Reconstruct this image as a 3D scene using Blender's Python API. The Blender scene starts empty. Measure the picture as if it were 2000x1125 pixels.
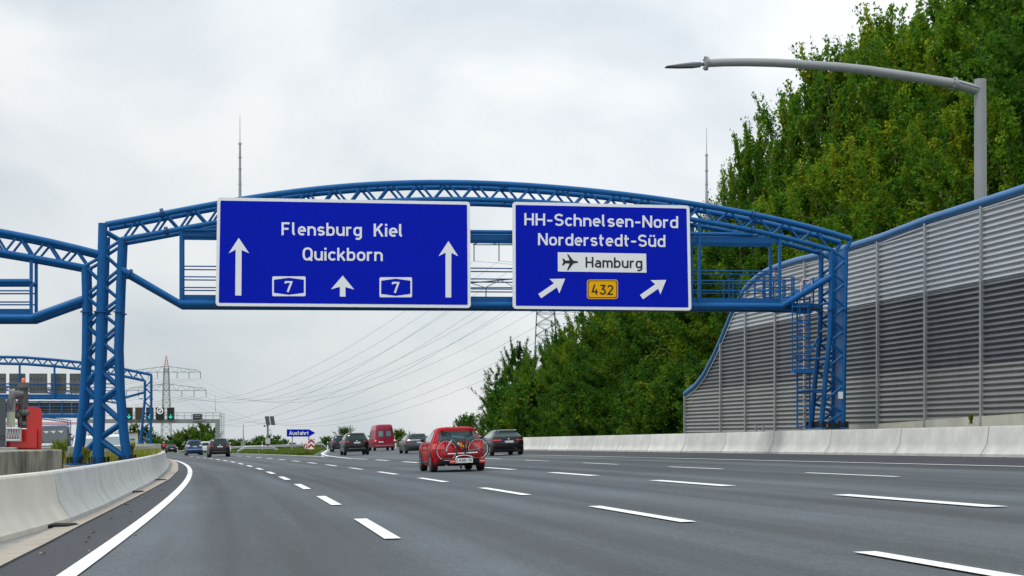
import bpy, math, random
import numpy as np
from mathutils import Vector, Matrix
R = math.radians
SC = bpy.context.scene
COL = SC.collection

# ------------------------------------------------------------------ camera
F, CX, HY, CAMH, BANK = 3500.0, 1000.0, 850.0, 1.12, 0.032   # focal length (px of a 2000 px wide frame), horizon row, eye height, road crossfall
cam_d = bpy.data.cameras.new('camera'); cam = bpy.data.objects.new('camera', cam_d); COL.objects.link(cam)
cam_d.sensor_width = 36; cam_d.lens = F / 2000 * 36
cam_d.shift_y = (HY - 562.5) / 2000
cam_d.clip_start = 0.2; cam_d.clip_end = 9000
cam.location = (0, 0, CAMH); cam.rotation_euler = (R(90), 0, 0)
SC.camera = cam
# ------------------------------------------------------------------ sky and sun (overcast)
SUN_EL, SUN_AZ = R(58), R(242)
world = bpy.data.worlds.new('World'); SC.world = world; world.use_nodes = True
nt = world.node_tree; nt.nodes.clear()
def wn(t, **k):
    n = nt.nodes.new(t)
    for a, b in k.items(): setattr(n, a, b)
    return n
out = wn('ShaderNodeOutputWorld'); bg = wn('ShaderNodeBackground'); bg.inputs['Strength'].default_value = 0.1
sky = wn('ShaderNodeTexSky', sky_type='NISHITA', sun_disc=False, sun_elevation=SUN_EL, sun_rotation=SUN_AZ)
tc = wn('ShaderNodeTexCoord'); mp = wn('ShaderNodeMapping'); mp.inputs['Scale'].default_value = (1.0, 1.0, 1.7)
mp.inputs['Location'].default_value = (0.37, 0.2, 0.1)
nz = wn('ShaderNodeTexNoise'); nz.inputs['Scale'].default_value = 5.5; nz.inputs['Detail'].default_value = 7; nz.inputs['Roughness'].default_value = 0.5
nz.inputs['Distortion'].default_value = 0.35
rp = wn('ShaderNodeValToRGB'); cr = rp.color_ramp
cr.elements[0].position = 0.30; cr.elements[0].color = (0.565, 0.632, 0.675, 1)
cr.elements[1].position = 0.62; cr.elements[1].color = (0.845, 0.868, 0.885, 1)
sep = wn('ShaderNodeSeparateXYZ'); zr = wn('ShaderNodeMapRange'); zr.inputs['From Min'].default_value = 0.0; zr.inputs['From Max'].default_value = 0.9
zr.inputs['To Min'].default_value = 8.95; zr.inputs['To Max'].default_value = 17.0
xr = wn('ShaderNodeMapRange'); xr.inputs['From Min'].default_value = -0.3; xr.inputs['From Max'].default_value = 0.1
xr.inputs['To Min'].default_value = 0.93; xr.inputs['To Max'].default_value = 1.03
mm = wn('ShaderNodeMath', operation='MULTIPLY')
sc_ = wn('ShaderNodeVectorMath', operation='SCALE')
mx = wn('ShaderNodeMix', data_type='RGBA'); mx.inputs[0].default_value = 0.93
L = nt.links.new
L(tc.outputs['Generated'], mp.inputs['Vector']); L(mp.outputs[0], nz.inputs['Vector']); L(nz.outputs[0], rp.inputs[0])
L(tc.outputs['Generated'], sep.inputs[0]); L(sep.outputs['Z'], zr.inputs['Value']); L(sep.outputs['X'], xr.inputs['Value'])
L(zr.outputs[0], mm.inputs[0]); L(xr.outputs[0], mm.inputs[1])
L(rp.outputs[0], sc_.inputs[0]); L(mm.outputs[0], sc_.inputs['Scale'])
L(sky.outputs[0], mx.inputs[6]); L(sc_.outputs[0], mx.inputs[7]); L(mx.outputs[2], bg.inputs['Color']); L(bg.outputs[0], out.inputs[0])
sd = bpy.data.lights.new('sun', 'SUN'); sd.energy = 1.5; sd.angle = R(10); sd.color = (1.0, 0.96, 0.9)
sun = bpy.data.objects.new('sun', sd); COL.objects.link(sun)
sun.rotation_euler = Vector((-math.sin(SUN_AZ) * math.cos(SUN_EL), -math.cos(SUN_AZ) * math.cos(SUN_EL), -math.sin(SUN_EL))).to_track_quat('-Z', 'Y').to_euler()
SC.view_settings.view_transform = 'Standard'; SC.view_settings.look = 'None'
SC.view_settings.exposure = 0.14; SC.view_settings.gamma = 1.0; SC.view_settings.use_curve_mapping = False
SC.render.engine = 'CYCLES'
SC.cycles.max_bounces = 8; SC.cycles.transparent_max_bounces = 4; SC.cycles.diffuse_bounces = 5; SC.cycles.glossy_bounces = 3

# ------------------------------------------------------------------ measuring helpers
def G(px, py):                       # photo pixel -> point on the banked carriageway
    dx = px - CX; Y = F * CAMH / ((py - HY) + BANK * dx); X = dx * Y / F
    return X, Y, BANK * X
def P(px, py, Y): return Vector(((px - CX) * Y / F, Y, CAMH - (py - HY) * Y / F))
def onplane(px, py, p0, n):          # photo pixel -> point on the vertical plane through p0 with horizontal normal n
    d = ((px - CX) / F, 1.0); t = (p0[0] * n[0] + p0[1] * n[1]) / (d[0] * n[0] + d[1] * n[1])
    return Vector((d[0] * t, t, CAMH - (py - HY) * t / F))
def gz(x, y=0.0): return BANK * min(max(x, -58.0), 20.0) - max(0.0, y - 300.0) * 0.0075

# ------------------------------------------------------------------ materials
MATS = {}
def mat(name, col, rough=0.6, metal=0.0, var=0.0, vscale=3.0, bump=0.0, bscale=40.0, coat=0.0, emit=0.0, stretch=None, spec=None, streak=0.0, orand=0.0):
    if name in MATS: return MATS[name]
    m = bpy.data.materials.new(name); m.use_nodes = True; t = m.node_tree; b = t.nodes['Principled BSDF']
    b.inputs['Base Color'].default_value = (*col, 1); b.inputs['Roughness'].default_value = rough; b.inputs['Metallic'].default_value = metal
    if coat: b.inputs['Coat Weight'].default_value = coat; b.inputs['Coat Roughness'].default_value = 0.06
    if spec is not None: b.inputs['Specular IOR Level'].default_value = spec
    if emit: b.inputs['Emission Color'].default_value = (*col, 1); b.inputs['Emission Strength'].default_value = emit
    c = t.nodes.new('ShaderNodeTexCoord'); src = c.outputs['Object']
    if stretch:
        k = t.nodes.new('ShaderNodeMapping'); k.inputs['Scale'].default_value = stretch; t.links.new(src, k.inputs[0]); src = k.outputs[0]
    if var:
        n = t.nodes.new('ShaderNodeTexNoise'); n.inputs['Scale'].default_value = vscale; n.inputs['Detail'].default_value = 6; n.inputs['Roughness'].default_value = 0.62
        t.links.new(src, n.inputs['Vector'])
        r = t.nodes.new('ShaderNodeValToRGB'); e = r.color_ramp.elements
        e[0].position = 0.3; e[0].color = (*[x * (1 - var) for x in col], 1); e[1].position = 0.7; e[1].color = (*[min(1, x * (1 + var)) for x in col], 1)
        t.links.new(n.outputs[0], r.inputs[0]); last = r.outputs[0]
        if streak:                    # rain streaks running down
            k2 = t.nodes.new('ShaderNodeMapping'); k2.inputs['Scale'].default_value = (0.55, 0.55, 0.3); t.links.new(c.outputs['Object'], k2.inputs[0])
            n2 = t.nodes.new('ShaderNodeTexNoise'); n2.inputs['Scale'].default_value = 2.2; n2.inputs['Detail'].default_value = 2.5; t.links.new(k2.outputs[0], n2.inputs['Vector'])
            mr = t.nodes.new('ShaderNodeMapRange'); mr.inputs['From Min'].default_value = 0.42; mr.inputs['From Max'].default_value = 0.72
            mr.inputs['To Min'].default_value = 1.0; mr.inputs['To Max'].default_value = 1 - streak; t.links.new(n2.outputs[0], mr.inputs['Value'])
            vs = t.nodes.new('ShaderNodeVectorMath'); vs.operation = 'SCALE'; t.links.new(last, vs.inputs[0]); t.links.new(mr.outputs[0], vs.inputs['Scale']); last = vs.outputs[0]
        t.links.new(last, b.inputs['Base Color'])
    if orand:
        oi = t.nodes.new('ShaderNodeObjectInfo'); m2 = t.nodes.new('ShaderNodeMapRange'); m2.inputs['To Min'].default_value = 1 - orand; m2.inputs['To Max'].default_value = 1 + orand; t.links.new(oi.outputs['Random'], m2.inputs['Value'])
        v2 = t.nodes.new('ShaderNodeVectorMath'); v2.operation = 'SCALE'; t.links.new(last, v2.inputs[0]); t.links.new(m2.outputs[0], v2.inputs['Scale']); t.links.new(v2.outputs[0], b.inputs['Base Color'])
    if bump:
        n = t.nodes.new('ShaderNodeTexNoise'); n.inputs['Scale'].default_value = bscale; n.inputs['Detail'].default_value = 4; t.links.new(src, n.inputs['Vector'])
        bp = t.nodes.new('ShaderNodeBump'); bp.inputs['Strength'].default_value = bump; bp.inputs['Distance'].default_value = 0.02
        t.links.new(n.outputs[0], bp.inputs['Height']); t.links.new(bp.outputs[0], b.inputs['Normal'])
    MATS[name] = m; return m

def asphalt(name, col, tracks):
    m = bpy.data.materials.new(name); m.use_nodes = True; t = m.node_tree; b = t.nodes['Principled BSDF']; N = t.nodes.new; K = t.links.new
    b.inputs['Roughness'].default_value = 0.72; b.inputs['Specular IOR Level'].default_value = 0.35
    c = N('ShaderNodeTexCoord'); s = N('ShaderNodeSeparateXYZ'); K(c.outputs['Object'], s.inputs[0])
    # lateral coordinate across the curved road: x + .147 y + .00028 y^2
    m1 = N('ShaderNodeMath'); m1.operation = 'MULTIPLY_ADD'; m1.inputs[1].default_value = 0.00028; m1.inputs[2].default_value = 0.147; K(s.outputs['Y'], m1.inputs[0])
    m2 = N('ShaderNodeMath'); m2.operation = 'MULTIPLY_ADD'; K(m1.outputs[0], m2.inputs[0]); K(s.outputs['Y'], m2.inputs[1]); K(s.outputs['X'], m2.inputs[2])
    sy = N('ShaderNodeMath'); sy.operation = 'MULTIPLY'; sy.inputs[1].default_value = 0.018; K(s.outputs['Y'], sy.inputs[0])
    cb = N('ShaderNodeCombineXYZ'); K(m2.outputs[0], cb.inputs[0]); K(sy.outputs[0], cb.inputs[1])
    n1 = N('ShaderNodeTexNoise'); n1.inputs['Scale'].default_value = 0.75; n1.inputs['Detail'].default_value = 4; K(cb.outputs[0], n1.inputs['Vector'])
    n2 = N('ShaderNodeTexNoise'); n2.inputs['Scale'].default_value = 20; n2.inputs['Detail'].default_value = 5; n2.inputs['Roughness'].default_value = 0.8; K(c.outputs['Object'], n2.inputs['Vector'])
    n3 = N('ShaderNodeTexNoise'); n3.inputs['Scale'].default_value = 0.25; n3.inputs['Detail'].default_value = 5; K(c.outputs['Object'], n3.inputs['Vector'])
    def mr(n, a, b_, c0, c1):
        r = N('ShaderNodeMapRange'); r.inputs['From Min'].default_value = a; r.inputs['From Max'].default_value = b_
        r.inputs['To Min'].default_value = c0; r.inputs['To Max'].default_value = c1; K(n.outputs[0], r.inputs['Value']); return r
    a = mr(n1, 0.38, 0.62, 1 - tracks, 1 + tracks); d = mr(n2, 0.36, 0.64, 0.55, 1.45); e = mr(n3, 0.3, 0.7, 0.9, 1.1)
    x1 = N('ShaderNodeMath'); x1.operation = 'MULTIPLY'; K(a.outputs[0], x1.inputs[0]); K(d.outputs[0], x1.inputs[1])
    x2 = N('ShaderNodeMath'); x2.operation = 'MULTIPLY'; K(x1.outputs[0], x2.inputs[0]); K(e.outputs[0], x2.inputs[1])
    v = N('ShaderNodeVectorMath'); v.operation = 'SCALE'; v.inputs[0].default_value = col; K(x2.outputs[0], v.inputs['Scale']); K(v.outputs[0], b.inputs['Base Color'])
    bp = N('ShaderNodeBump'); bp.inputs['Strength'].default_value = 0.5; bp.inputs['Distance'].default_value = 0.01; K(n2.outputs[0], bp.inputs['Height']); K(bp.outputs[0], b.inputs['Normal'])
    return m

def leafmat(name, dark, mid, light):
    m = bpy.data.materials.new(name); m.use_nodes = True; t = m.node_tree; N = t.nodes.new; K = t.links.new
    b = t.nodes['Principled BSDF']; b.inputs['Roughness'].default_value = 0.6; b.inputs['Specular IOR Level'].default_value = 0.12
    at = N('ShaderNodeAttribute'); at.attribute_name = 'tint'; oi = N('ShaderNodeObjectInfo')
    ad = N('ShaderNodeMath'); ad.operation = 'MULTIPLY_ADD'; ad.inputs[1].default_value = 0.3; K(oi.outputs['Random'], ad.inputs[0]); K(at.outputs['Fac'], ad.inputs[2])
    sb = N('ShaderNodeMath'); sb.operation = 'SUBTRACT'; sb.inputs[1].default_value = 0.15; K(ad.outputs[0], sb.inputs[0])
    r = N('ShaderNodeValToRGB'); e = r.color_ramp.elements; e[0].color = (*dark, 1); e[1].color = (*light, 1); e[1].position = 0.95
    q = r.color_ramp.elements.new(0.5); q.color = (*mid, 1); K(sb.outputs[0], r.inputs[0]); K(r.outputs[0], b.inputs['Base Color'])
    tr = N('ShaderNodeBsdfTranslucent'); K(r.outputs[0], tr.inputs['Color']); mx = N('ShaderNodeMixShader'); mx.inputs[0].default_value = 0.46
    o = t.nodes['Material Output']; K(b.outputs[0], mx.inputs[1]); K(tr.outputs[0], mx.inputs[2]); K(mx.outputs[0], o.inputs['Surface'])
    return m

BLUE = mat('gantry blue paint', (0.002, 0.097, 0.300), 0.42, var=0.10, vscale=1.2, spec=0.25)
SIGNBLUE = mat('sign blue sheeting', (0.0003, 0.0115, 0.47), 0.5, var=0.05, vscale=0.7, spec=0.08)
SIGNWHITE = mat('sign white sheeting', (0.86, 0.88, 0.90), 0.5)
SIGNBLACK = mat('sign black', (0.006, 0.006, 0.007), 0.5)
YELLOW = mat('sign yellow', (0.88, 0.46, 0.003), 0.5, spec=0.1)
ALU = mat('aluminium', (0.55, 0.56, 0.57), 0.4, 0.8)
GALV = mat('galvanised steel', (0.36, 0.38, 0.40), 0.45, 0.55, var=0.12, vscale=3)
POLEGREY = mat('lamp pole grey', (0.27, 0.28, 0.29), 0.5, 0.3, var=0.06, vscale=1.5)
BOLT = mat('dark bolts', (0.012, 0.012, 0.014), 0.6)
CONC = mat('barrier concrete', (0.53, 0.53, 0.50), 0.85, var=0.13, vscale=1.6, bump=0.15, bscale=30, streak=0.10, orand=0.10)
CONCB = mat('barrier concrete beige', (0.56, 0.54, 0.47), 0.85, var=0.08, vscale=1.3, bump=0.15, bscale=30, streak=0.10)
CONCW = mat('grey weathered concrete', (0.47, 0.48, 0.47), 0.88, var=0.13, vscale=1.4, bump=0.15, bscale=30, streak=0.12, orand=0.07)
CONCOLD = mat('mossy concrete', (0.26, 0.255, 0.21), 0.9, var=0.35, vscale=1.8, bump=0.25, bscale=20, streak=0.75)
CONCBASE = mat('cream concrete base', (0.46, 0.455, 0.39), 0.88, var=0.12, vscale=0.8, streak=0.2)
GUT = mat('gutter stone', (0.33, 0.295, 0.25), 0.9, var=0.14, vscale=2.5, bump=0.2, bscale=20)
GUTG = mat('grey paving', (0.26, 0.255, 0.24), 0.9, var=0.2, vscale=3, bump=0.3, bscale=15)
PAINT = mat('road marking paint', (0.70, 0.72, 0.73), 0.6, var=0.20, vscale=14)
ASPH = asphalt('asphalt', (0.056, 0.068, 0.077), 0.40)
ASPHD = asphalt('new asphalt', (0.030, 0.035, 0.044), 0.12)
GRASSG = mat('grass ground', (0.075, 0.105, 0.025), 0.9, var=0.4, vscale=0.35, bump=0.5, bscale=3)
WALL_L = mat('pale cladding', (0.44, 0.465, 0.49), 0.40, 0.45, var=0.05, vscale=0.8)
WALL_D = mat('dark cladding', (0.120, 0.126, 0.140), 0.34, 0.45, var=0.10, vscale=0.8)
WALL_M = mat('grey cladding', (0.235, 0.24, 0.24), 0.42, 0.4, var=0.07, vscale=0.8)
RAILBLUE = mat('wall rail blue', (0.022, 0.135, 0.34), 0.4, var=0.06, vscale=1)
RUBBER = mat('tyre rubber', (0.012, 0.012, 0.013), 0.8)
RIM = mat('wheel rim', (0.45, 0.46, 0.48), 0.3, 0.8)
DARKPL = mat('black plastic', (0.010, 0.010, 0.012), 0.55)
GLASS = mat('car glass', (0.006, 0.028, 0.031), 0.06, spec=0.3)
GLASSC = mat('clear side glass', (0.16, 0.21, 0.23), 0.06, spec=1.0)
TAIL = mat('tail light', (0.27, 0.008, 0.012), 0.2, coat=0.6)
TAILLIT = mat('lit tail light', (1.0, 0.16, 0.03), 0.3, emit=1.1)
AMBER = mat('amber lens', (0.9, 0.25, 0.01), 0.25, coat=0.5)
LAMP = mat('headlight', (0.7, 0.74, 0.78), 0.1, 0.3, coat=0.8)
PLATE = mat('number plate', (0.72, 0.74, 0.74), 0.5)
CHROME = mat('chrome', (0.62, 0.63, 0.65), 0.32, 1.0)
BARK = mat('bark', (0.17, 0.145, 0.11), 0.9, var=0.3, vscale=6)
LEAF_A = leafmat('poplar leaves', (0.028, 0.098, 0.010), (0.098, 0.240, 0.014), (0.290, 0.345, 0.014))
LEAF_B = leafmat('bush leaves', (0.013, 0.062, 0.006), (0.050, 0.145, 0.008), (0.170, 0.245, 0.010))
LEAF_C = leafmat('grass blades', (0.07, 0.13, 0.02), (0.19, 0.23, 0.03), (0.38, 0.33, 0.08))
PYL = mat('pylon steel', (0.10, 0.15, 0.14), 0.6, 0.3)
PYLR = mat('pylon red', (0.55, 0.10, 0.09), 0.6)
WIRE = mat('conductor', (0.16, 0.17, 0.18), 0.5, 0.4)
GREYP = mat('signal grey', (0.30, 0.32, 0.33), 0.55)
SIGBACK = mat('sign back grey', (0.115, 0.125, 0.13), 0.55, 0.2, var=0.12, vscale=1)
SIGDARK = mat('dark sign back', (0.022, 0.026, 0.030), 0.5)
LEDBLK = mat('signal black', (0.006, 0.008, 0.008), 0.4)
LEDBRN = mat('signal brown screen', (0.045, 0.038, 0.022), 0.5)
LEDG = mat('signal green', (0.02, 0.62, 0.50), 0.4, emit=0.6)
LEDW = mat('signal white', (0.9, 0.92, 0.9), 0.4, emit=0.5)
RED = mat('red paint', (0.52, 0.012, 0.008), 0.3, coat=0.6)
def paint(name, c, metal=0.25): return mat(name, c, 0.35, metal, coat=0.45, spec=0.2)

# ------------------------------------------------------------------ mesh builder
class MB:
    def __init__(s): s.v = []; s.f = []
    def add(s, vs, fs):
        o = len(s.v); s.v += [tuple(x) for x in vs]; s.f += [tuple(i + o for i in f) for f in fs]
    def box(s, c, d, M=None):
        x, y, z = [q / 2 for q in d]; c = Vector(c)
        vs = [Vector((a * x, b * y, e * z)) for a in (-1, 1) for b in (-1, 1) for e in (-1, 1)]
        vs = [c + (M @ v if M else v) for v in vs]
        s.add(vs, [(0, 1, 3, 2), (4, 6, 7, 5), (0, 4, 5, 1), (2, 3, 7, 6), (0, 2, 6, 4), (1, 5, 7, 3)])
    def hexa(s, a):                  # 8 points: bottom four then top four
        s.add(a, [(3, 2, 1, 0), (4, 5, 6, 7), (0, 1, 5, 4), (1, 2, 6, 5), (2, 3, 7, 6), (3, 0, 4, 7)])
    def tube(s, pts, r, n=8, closed=False, cap=True):
        pts = [Vector(p) for p in pts]; k = len(pts)
        rs = r if isinstance(r, (list, tuple)) else [r] * k
        ring = []; ref = None
        for i, p in enumerate(pts):
            a = pts[i - 1] if (i or closed) else p; b = pts[(i + 1) % k] if (i < k - 1 or closed) else p
            t = (b - a).normalized()
            if ref is None: ref = Vector((0, 0, 1)) if abs(t.z) < 0.9 else Vector((0, 1, 0))
            u = t.cross(ref)
            if u.length < 1e-4: u = t.cross(Vector((1, 0, 0)))
            u.normalize(); w = u.cross(t); 
            ref = w
            m = 1.0
            if 0 < i < k - 1 or closed:
                ca = (p - a).normalized().dot((b - p).normalized()); m = 1 / max(0.6, math.sqrt(max(0.0, (1 + ca) / 2)))
            ring.append([p + (u * math.cos(q) + w * math.sin(q)) * rs[i] * (m if n > 4 else 1) for q in [2 * math.pi * j / n for j in range(n)]])
        vs = [q for g in ring for q in g]; fs = []
        for i in range(k if closed else k - 1):
            j = (i + 1) % k
            fs += [(i * n + q, i * n + (q + 1) % n, j * n + (q + 1) % n, j * n + q) for q in range(n)]
        if cap and not closed: fs += [tuple(range(n))[::-1], tuple(range((k - 1) * n, k * n))]
        s.add(vs, fs)
    def prism(s, poly, org, u, v, w):   # 2-D polygon poly in plane (u,v) at org, extruded along w
        k = len(poly); a = [org + u * x + v * y for x, y in poly]; b = [p + w for p in a]
        s.add(a + b, [tuple(range(k))[::-1], tuple(range(k, 2 * k))] + [(i, (i + 1) % k, (i + 1) % k + k, i + k) for i in range(k)])
    def poly(s, pts): s.add(pts, [tuple(range(len(pts)))])
    def grid(s, rows):
        h = len(rows); w = len(rows[0]); vs = [p for r in rows for p in r]
        s.add(vs, [(i * w + j, i * w + j + 1, (i + 1) * w + j + 1, (i + 1) * w + j) for i in range(h - 1) for j in range(w - 1)])
    def sphere(s, c, r, nu=12, nv=8, sc=(1, 1, 1), M=None):
        rows = []
        for i in range(nv + 1):
            th = math.pi * i / nv; row = []
            for j in range(nu + 1):
                ph = 2 * math.pi * j / nu; d = Vector((r * sc[0] * math.sin(th) * math.cos(ph), r * sc[1] * math.sin(th) * math.sin(ph), r * sc[2] * math.cos(th)))
                row.append(Vector(c) + (M @ d if M else d))
            rows.append(row)
        s.grid(rows)
    def build(s, name, m, parent=None, smooth=None, org=None):
        me = bpy.data.meshes.new(name); o = Vector(org) if org is not None else Vector((0, 0, 0))
        me.from_pydata([Vector(p) - o for p in s.v], [], s.f); me.validate(verbose=False)
        ms = m if isinstance(m, (list, tuple)) else [m]
        for q in ms: me.materials.append(q)
        if smooth:
            me.shade_smooth(); me.set_sharp_from_angle(angle=R(smooth))
        ob = bpy.data.objects.new(name, me); COL.objects.link(ob)
        if parent is not None:
            ob.parent = parent
            if org is None and parent.get('_w'): ob.matrix_parent_inverse = parent.matrix_basis.inverted()
        ob.location = o
        return ob
def thing(name, label, cat, loc=(0, 0, 0), M=None, group=None, world_coords=True):
    o = bpy.data.objects.new(name, None); COL.objects.link(o); o.empty_display_size = 0.3
    o.matrix_basis = (Matrix.Translation(Vector(loc)) @ M.to_4x4()) if M else Matrix.Translation(Vector(loc))
    o['label'] = label; o['category'] = cat
    if world_coords: o['_w'] = 1
    if group: o['group'] = group
    return o
def tag(o, label, cat, group=None):
    o['label'] = label; o['category'] = cat
    if group: o['group'] = group
    return o
def struct(name, mb, m, smooth=None):
    o = mb.build(name, m, None, smooth); o['kind'] = 'structure'; return o
def dup(root, loc, M=None, label=None, name=None):
    r = root.copy(); COL.objects.link(r); r.matrix_basis = (Matrix.Translation(Vector(loc)) @ M) if M else Matrix.Translation(Vector(loc))
    if label: r['label'] = label
    def rec(a, b):
        for ch in a.children:
            c = ch.copy(); COL.objects.link(c); c.parent = b; rec(ch, c)
    rec(root, r); return r

# ------------------------------------------------------------------ road geometry
def fit(pts, deg=2):
    g = [G(*p) for p in pts]; return np.polyfit([q[1] for q in g], [q[0] for q in g], deg)
C_L0 = fit([(131, 1125), (186, 1088), (250, 1040), (299, 1001), (336, 972), (358, 951), (369, 934), (372, 922), (368, 913), (354, 904.5), (335, 898)])
C_L1 = fit([(779, 1054), (690, 1012), (660, 987), (617, 968), (602, 957), (574, 945), (567, 938.4), (545, 931.6), (539, 927.4), (522, 922.4), (501, 913.6), (488, 911), (457, 903.4), (416, 896.6)])
C_L2 = fit([(1685, 1082), (1360, 1021), (1144, 988.5), (1030, 966.5), (933, 952), (872, 943), (815, 935), (779, 929), (669, 911.6), (632, 907.4), (584, 901.6), (557, 899), (533, 896.6)])
C_L3 = fit([(1956, 991.5), (1595, 966), (1417, 949), (1247, 937.5), (1160, 928.5), (1057, 923), (1007, 917), (820, 905.5), (771, 901), (738, 898.5), (700, 896.3)])
C_L4 = fit([(1746, 932.5), (1542, 922.5), (1404, 916), (1286, 912), (1205, 908), (1126, 904), (1070, 901.5), (1011, 898.5)])
C_R = fit([(2000, 912.5), (1750, 906), (1500, 900), (1250, 894.3), (1030, 889)])
def cv(c, y): return float(np.polyval(c, y))
def main_right(y):                     # right edge line of the main carriageway beyond the exit
    return float(np.interp(y, [124, 161, 199, 240, 300, 360, 420], [-12.7, -20.8, -29.6, -40.0, -57.0, -77, -99]))
GORE = [(102, cv(C_L3, 102)), (110, -9.97), (122, -11.9), (135, -13.9), (150, -15.8), (166, -17.6), (190, -19.8), (216, -22.3), (250, -25.0)]
def gore(y): return float(np.interp(y, [g[0] for g in GORE], [g[1] for g in GORE]))
def right_bar(y): return 23.8 - 0.176 * y if y < 125 else 1.8 - 0.176 * (y - 125) + 0.0004 * (y - 125) ** 2
LB_Y = [8, 15, 21.9, 27.3, 33.1, 49.9, 59.6, 79.4, 110, 142, 200, 300, 420]
LB_X = [-4.9, -5.55, -6.26, -6.72, -7.55, -10.2, -11.8, -15.3, -21.0, -27.4, -41.0, -69.0, -108]
def left_bar(y): return float(np.interp(y, LB_Y, LB_X))
def gut_edge(y): return float(np.interp(y, [8, 17.2, 20.9, 25.3, 42.6, 60, 80, 110, 142, 200, 300, 420], [-3.4, -4.9, -5.45, -6.13, -8.75, -11.45, -14.9, -20.5, -26.8, -40.2, -68, -107]))

def strip(fa, fb, y0, y1, dz, step=3.0, nx=1):
    mb = MB(); n = max(2, int((y1 - y0) / step)); rows = []
    for i in range(n + 1):
        y = y0 + (y1 - y0) * i / n; a, b = fa(y), fb(y)
        rows.append([(a + (b - a) * j / nx, y, BANK * (a + (b - a) * j / nx) + dz) for j in range(nx + 1)])
    mb.grid(rows); return mb

# ground: one sheet to the horizon
g = MB(); xs = [-3000, -1200, -500, -200, -110, -58, -30, 0, 20, 40, 120, 400, 1200, 3000]; ys = [-60, 0, 100, 200, 300, 420, 600, 1000, 2000, 4500]
g.grid([[(x, y, gz(x, y) - 0.05) for x in xs] for y in ys]); struct('ground', g, GRASSG)
struct('road', strip(lambda y: cv(C_L0, y) if y < 200 else left_bar(y) + 2, lambda y: right_bar(y) - 0.2 if y < 128 else (main_right(y) + 0.6 if y > 140 else cv(C_L3, 128) + 0.3), -10, 420, 0.0), ASPH)
struct('exit_road', strip(lambda y: gore(y) - 0.4 if y > 130 else cv(C_L3, y) , lambda y: right_bar(y) - 0.2, 126, 250, 0.004), ASPH)
struct('left_shoulder', strip(gut_edge, lambda y: cv(C_L0, y) - 0.1, 8, 200, 0.008), ASPHD)
struct('right_shoulder', strip(lambda y: cv(C_R, y) + 0.1, lambda y: right_bar(y) + 0.02, 20, 128, 0.008), ASPHD)
struct('gutter', strip(left_bar, gut_edge, 8, 200, 0.012), GUTG)
struct('gutter_stone', strip(lambda y: max(left_bar(y) + 0.06, gut_edge(y) - 0.34), gut_edge, 8, 200, 0.03, step=1.0), GUT)
struct('opposite_road', strip(lambda y: left_bar(y) - 17, lambda y: left_bar(y) - 3.6, 20, 420, 0.0), ASPH)
# drain grates in the gutter
for y in (25.6, 43.4, 58.0):
    x = gut_edge(y); mb = MB()
    for k in range(7):
        mb.box((x - 0.34 + 0.0, y - 0.28 + k * 0.09, BANK * x + 0.042), (0.46, 0.035, 0.02))
    mb.box((x - 0.34, y, BANK * x + 0.033), (0.5, 0.66, 0.006))
    tag(mb.build('drain_grate', BOLT, None, None, None), 'dark iron drain grate in the gutter at the foot of the concrete barrier', 'drain grate', 'gutter drain grates')

# painted lines
mk = MB()
def line(mb, f, y0, y1, w, dz=0.016, step=2.5, skew=0.0):
    n = max(1, int((y1 - y0) / step)); rows = []
    for i in range(n + 1):
        y = y0 + (y1 - y0) * i / n; x = f(y); s = (f(y + 0.5) - f(y - 0.5)); k = math.sqrt(1 + s * s) * w / 2
        rows.append([(x - k, y, BANK * (x - k) + dz), (x + k, y, BANK * (x + k) + dz)])
    mb.grid(rows)
line(mk, lambda y: cv(C_L0, y), 8, 165, 0.185)
line(mk, lambda y: cv(C_R, y), 25, 128, 0.16)
line(mk, gore, 102, 250, 0.24)
line(mk, lambda y: main_right(y), 124, 400, 0.22)
def dashes(c, first_near, cyc, ln, w, ymax, ymin=10):
    y = first_near
    while y - cyc > ymin: y -= cyc
    while y < ymax:
        line(mk, lambda q: cv(c, q), y, y + ln, w); y += cyc
dashes(C_L1, G(779, 1054)[1], 11.0, 5.3, 0.18, 175)
dashes(C_L2, G(1360, 1021)[1], 11.45, 5.5, 0.19, 165)
dashes(C_L3, G(1956, 991.5)[1], 11.6, 5.6, 0.28, 100)
dashes(C_L4, G(1746, 932.5)[1], 12.0, 5.4, 0.15, 116)
dashes(np.array([0.0002, -0.155, 3.0]), 131.5, 12.0, 5.5, 0.2, 215, 125)
mo = mk.build('road_marking', PAINT); mo['kind'] = 'structure'

# ------------------------------------------------------------------ concrete barriers (each length is a thing)
def barrier_piece(fx, y0, y1, h, side, m, dzb=0.0, gap=0.03, prof=None):
    # profile: offset away from the road (o) and height (z)
    prof = prof or [(0.0, 0.0), (0.0, 0.09 * h / 0.9), (0.035, 0.13 * h), (0.19, 0.44 * h), (0.255, 0.96 * h), (0.28, h), (0.46, h), (0.49, 0.96 * h), (0.70, 0.1 * h), (0.70, 0.0)]
    mb = MB(); n = max(1, int((y1 - y0) / 2.5)); rows = []
    for i in range(n + 1):
        y = y0 + gap + (y1 - y0 - 2 * gap) * i / n; x = fx(y); zb = BANK * x + dzb
        rows.append([(x + side * o, y, zb + z) for o, z in prof])
    k = len(prof); mb.grid(rows); mb.add(rows[0], [tuple(range(k))]); mb.add(rows[-1], [tuple(range(k))[::-1]])
    return mb
def put_piece(mb, fx, y0, m, label, group):
    x = fx(y0); o = mb.build('concrete_barrier', m, None, 28, org=(x, y0, BANK * x)); tag(o, label, 'concrete barrier', group); return o
y = 54.4 - 6.75 * 4; k = 0
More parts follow.
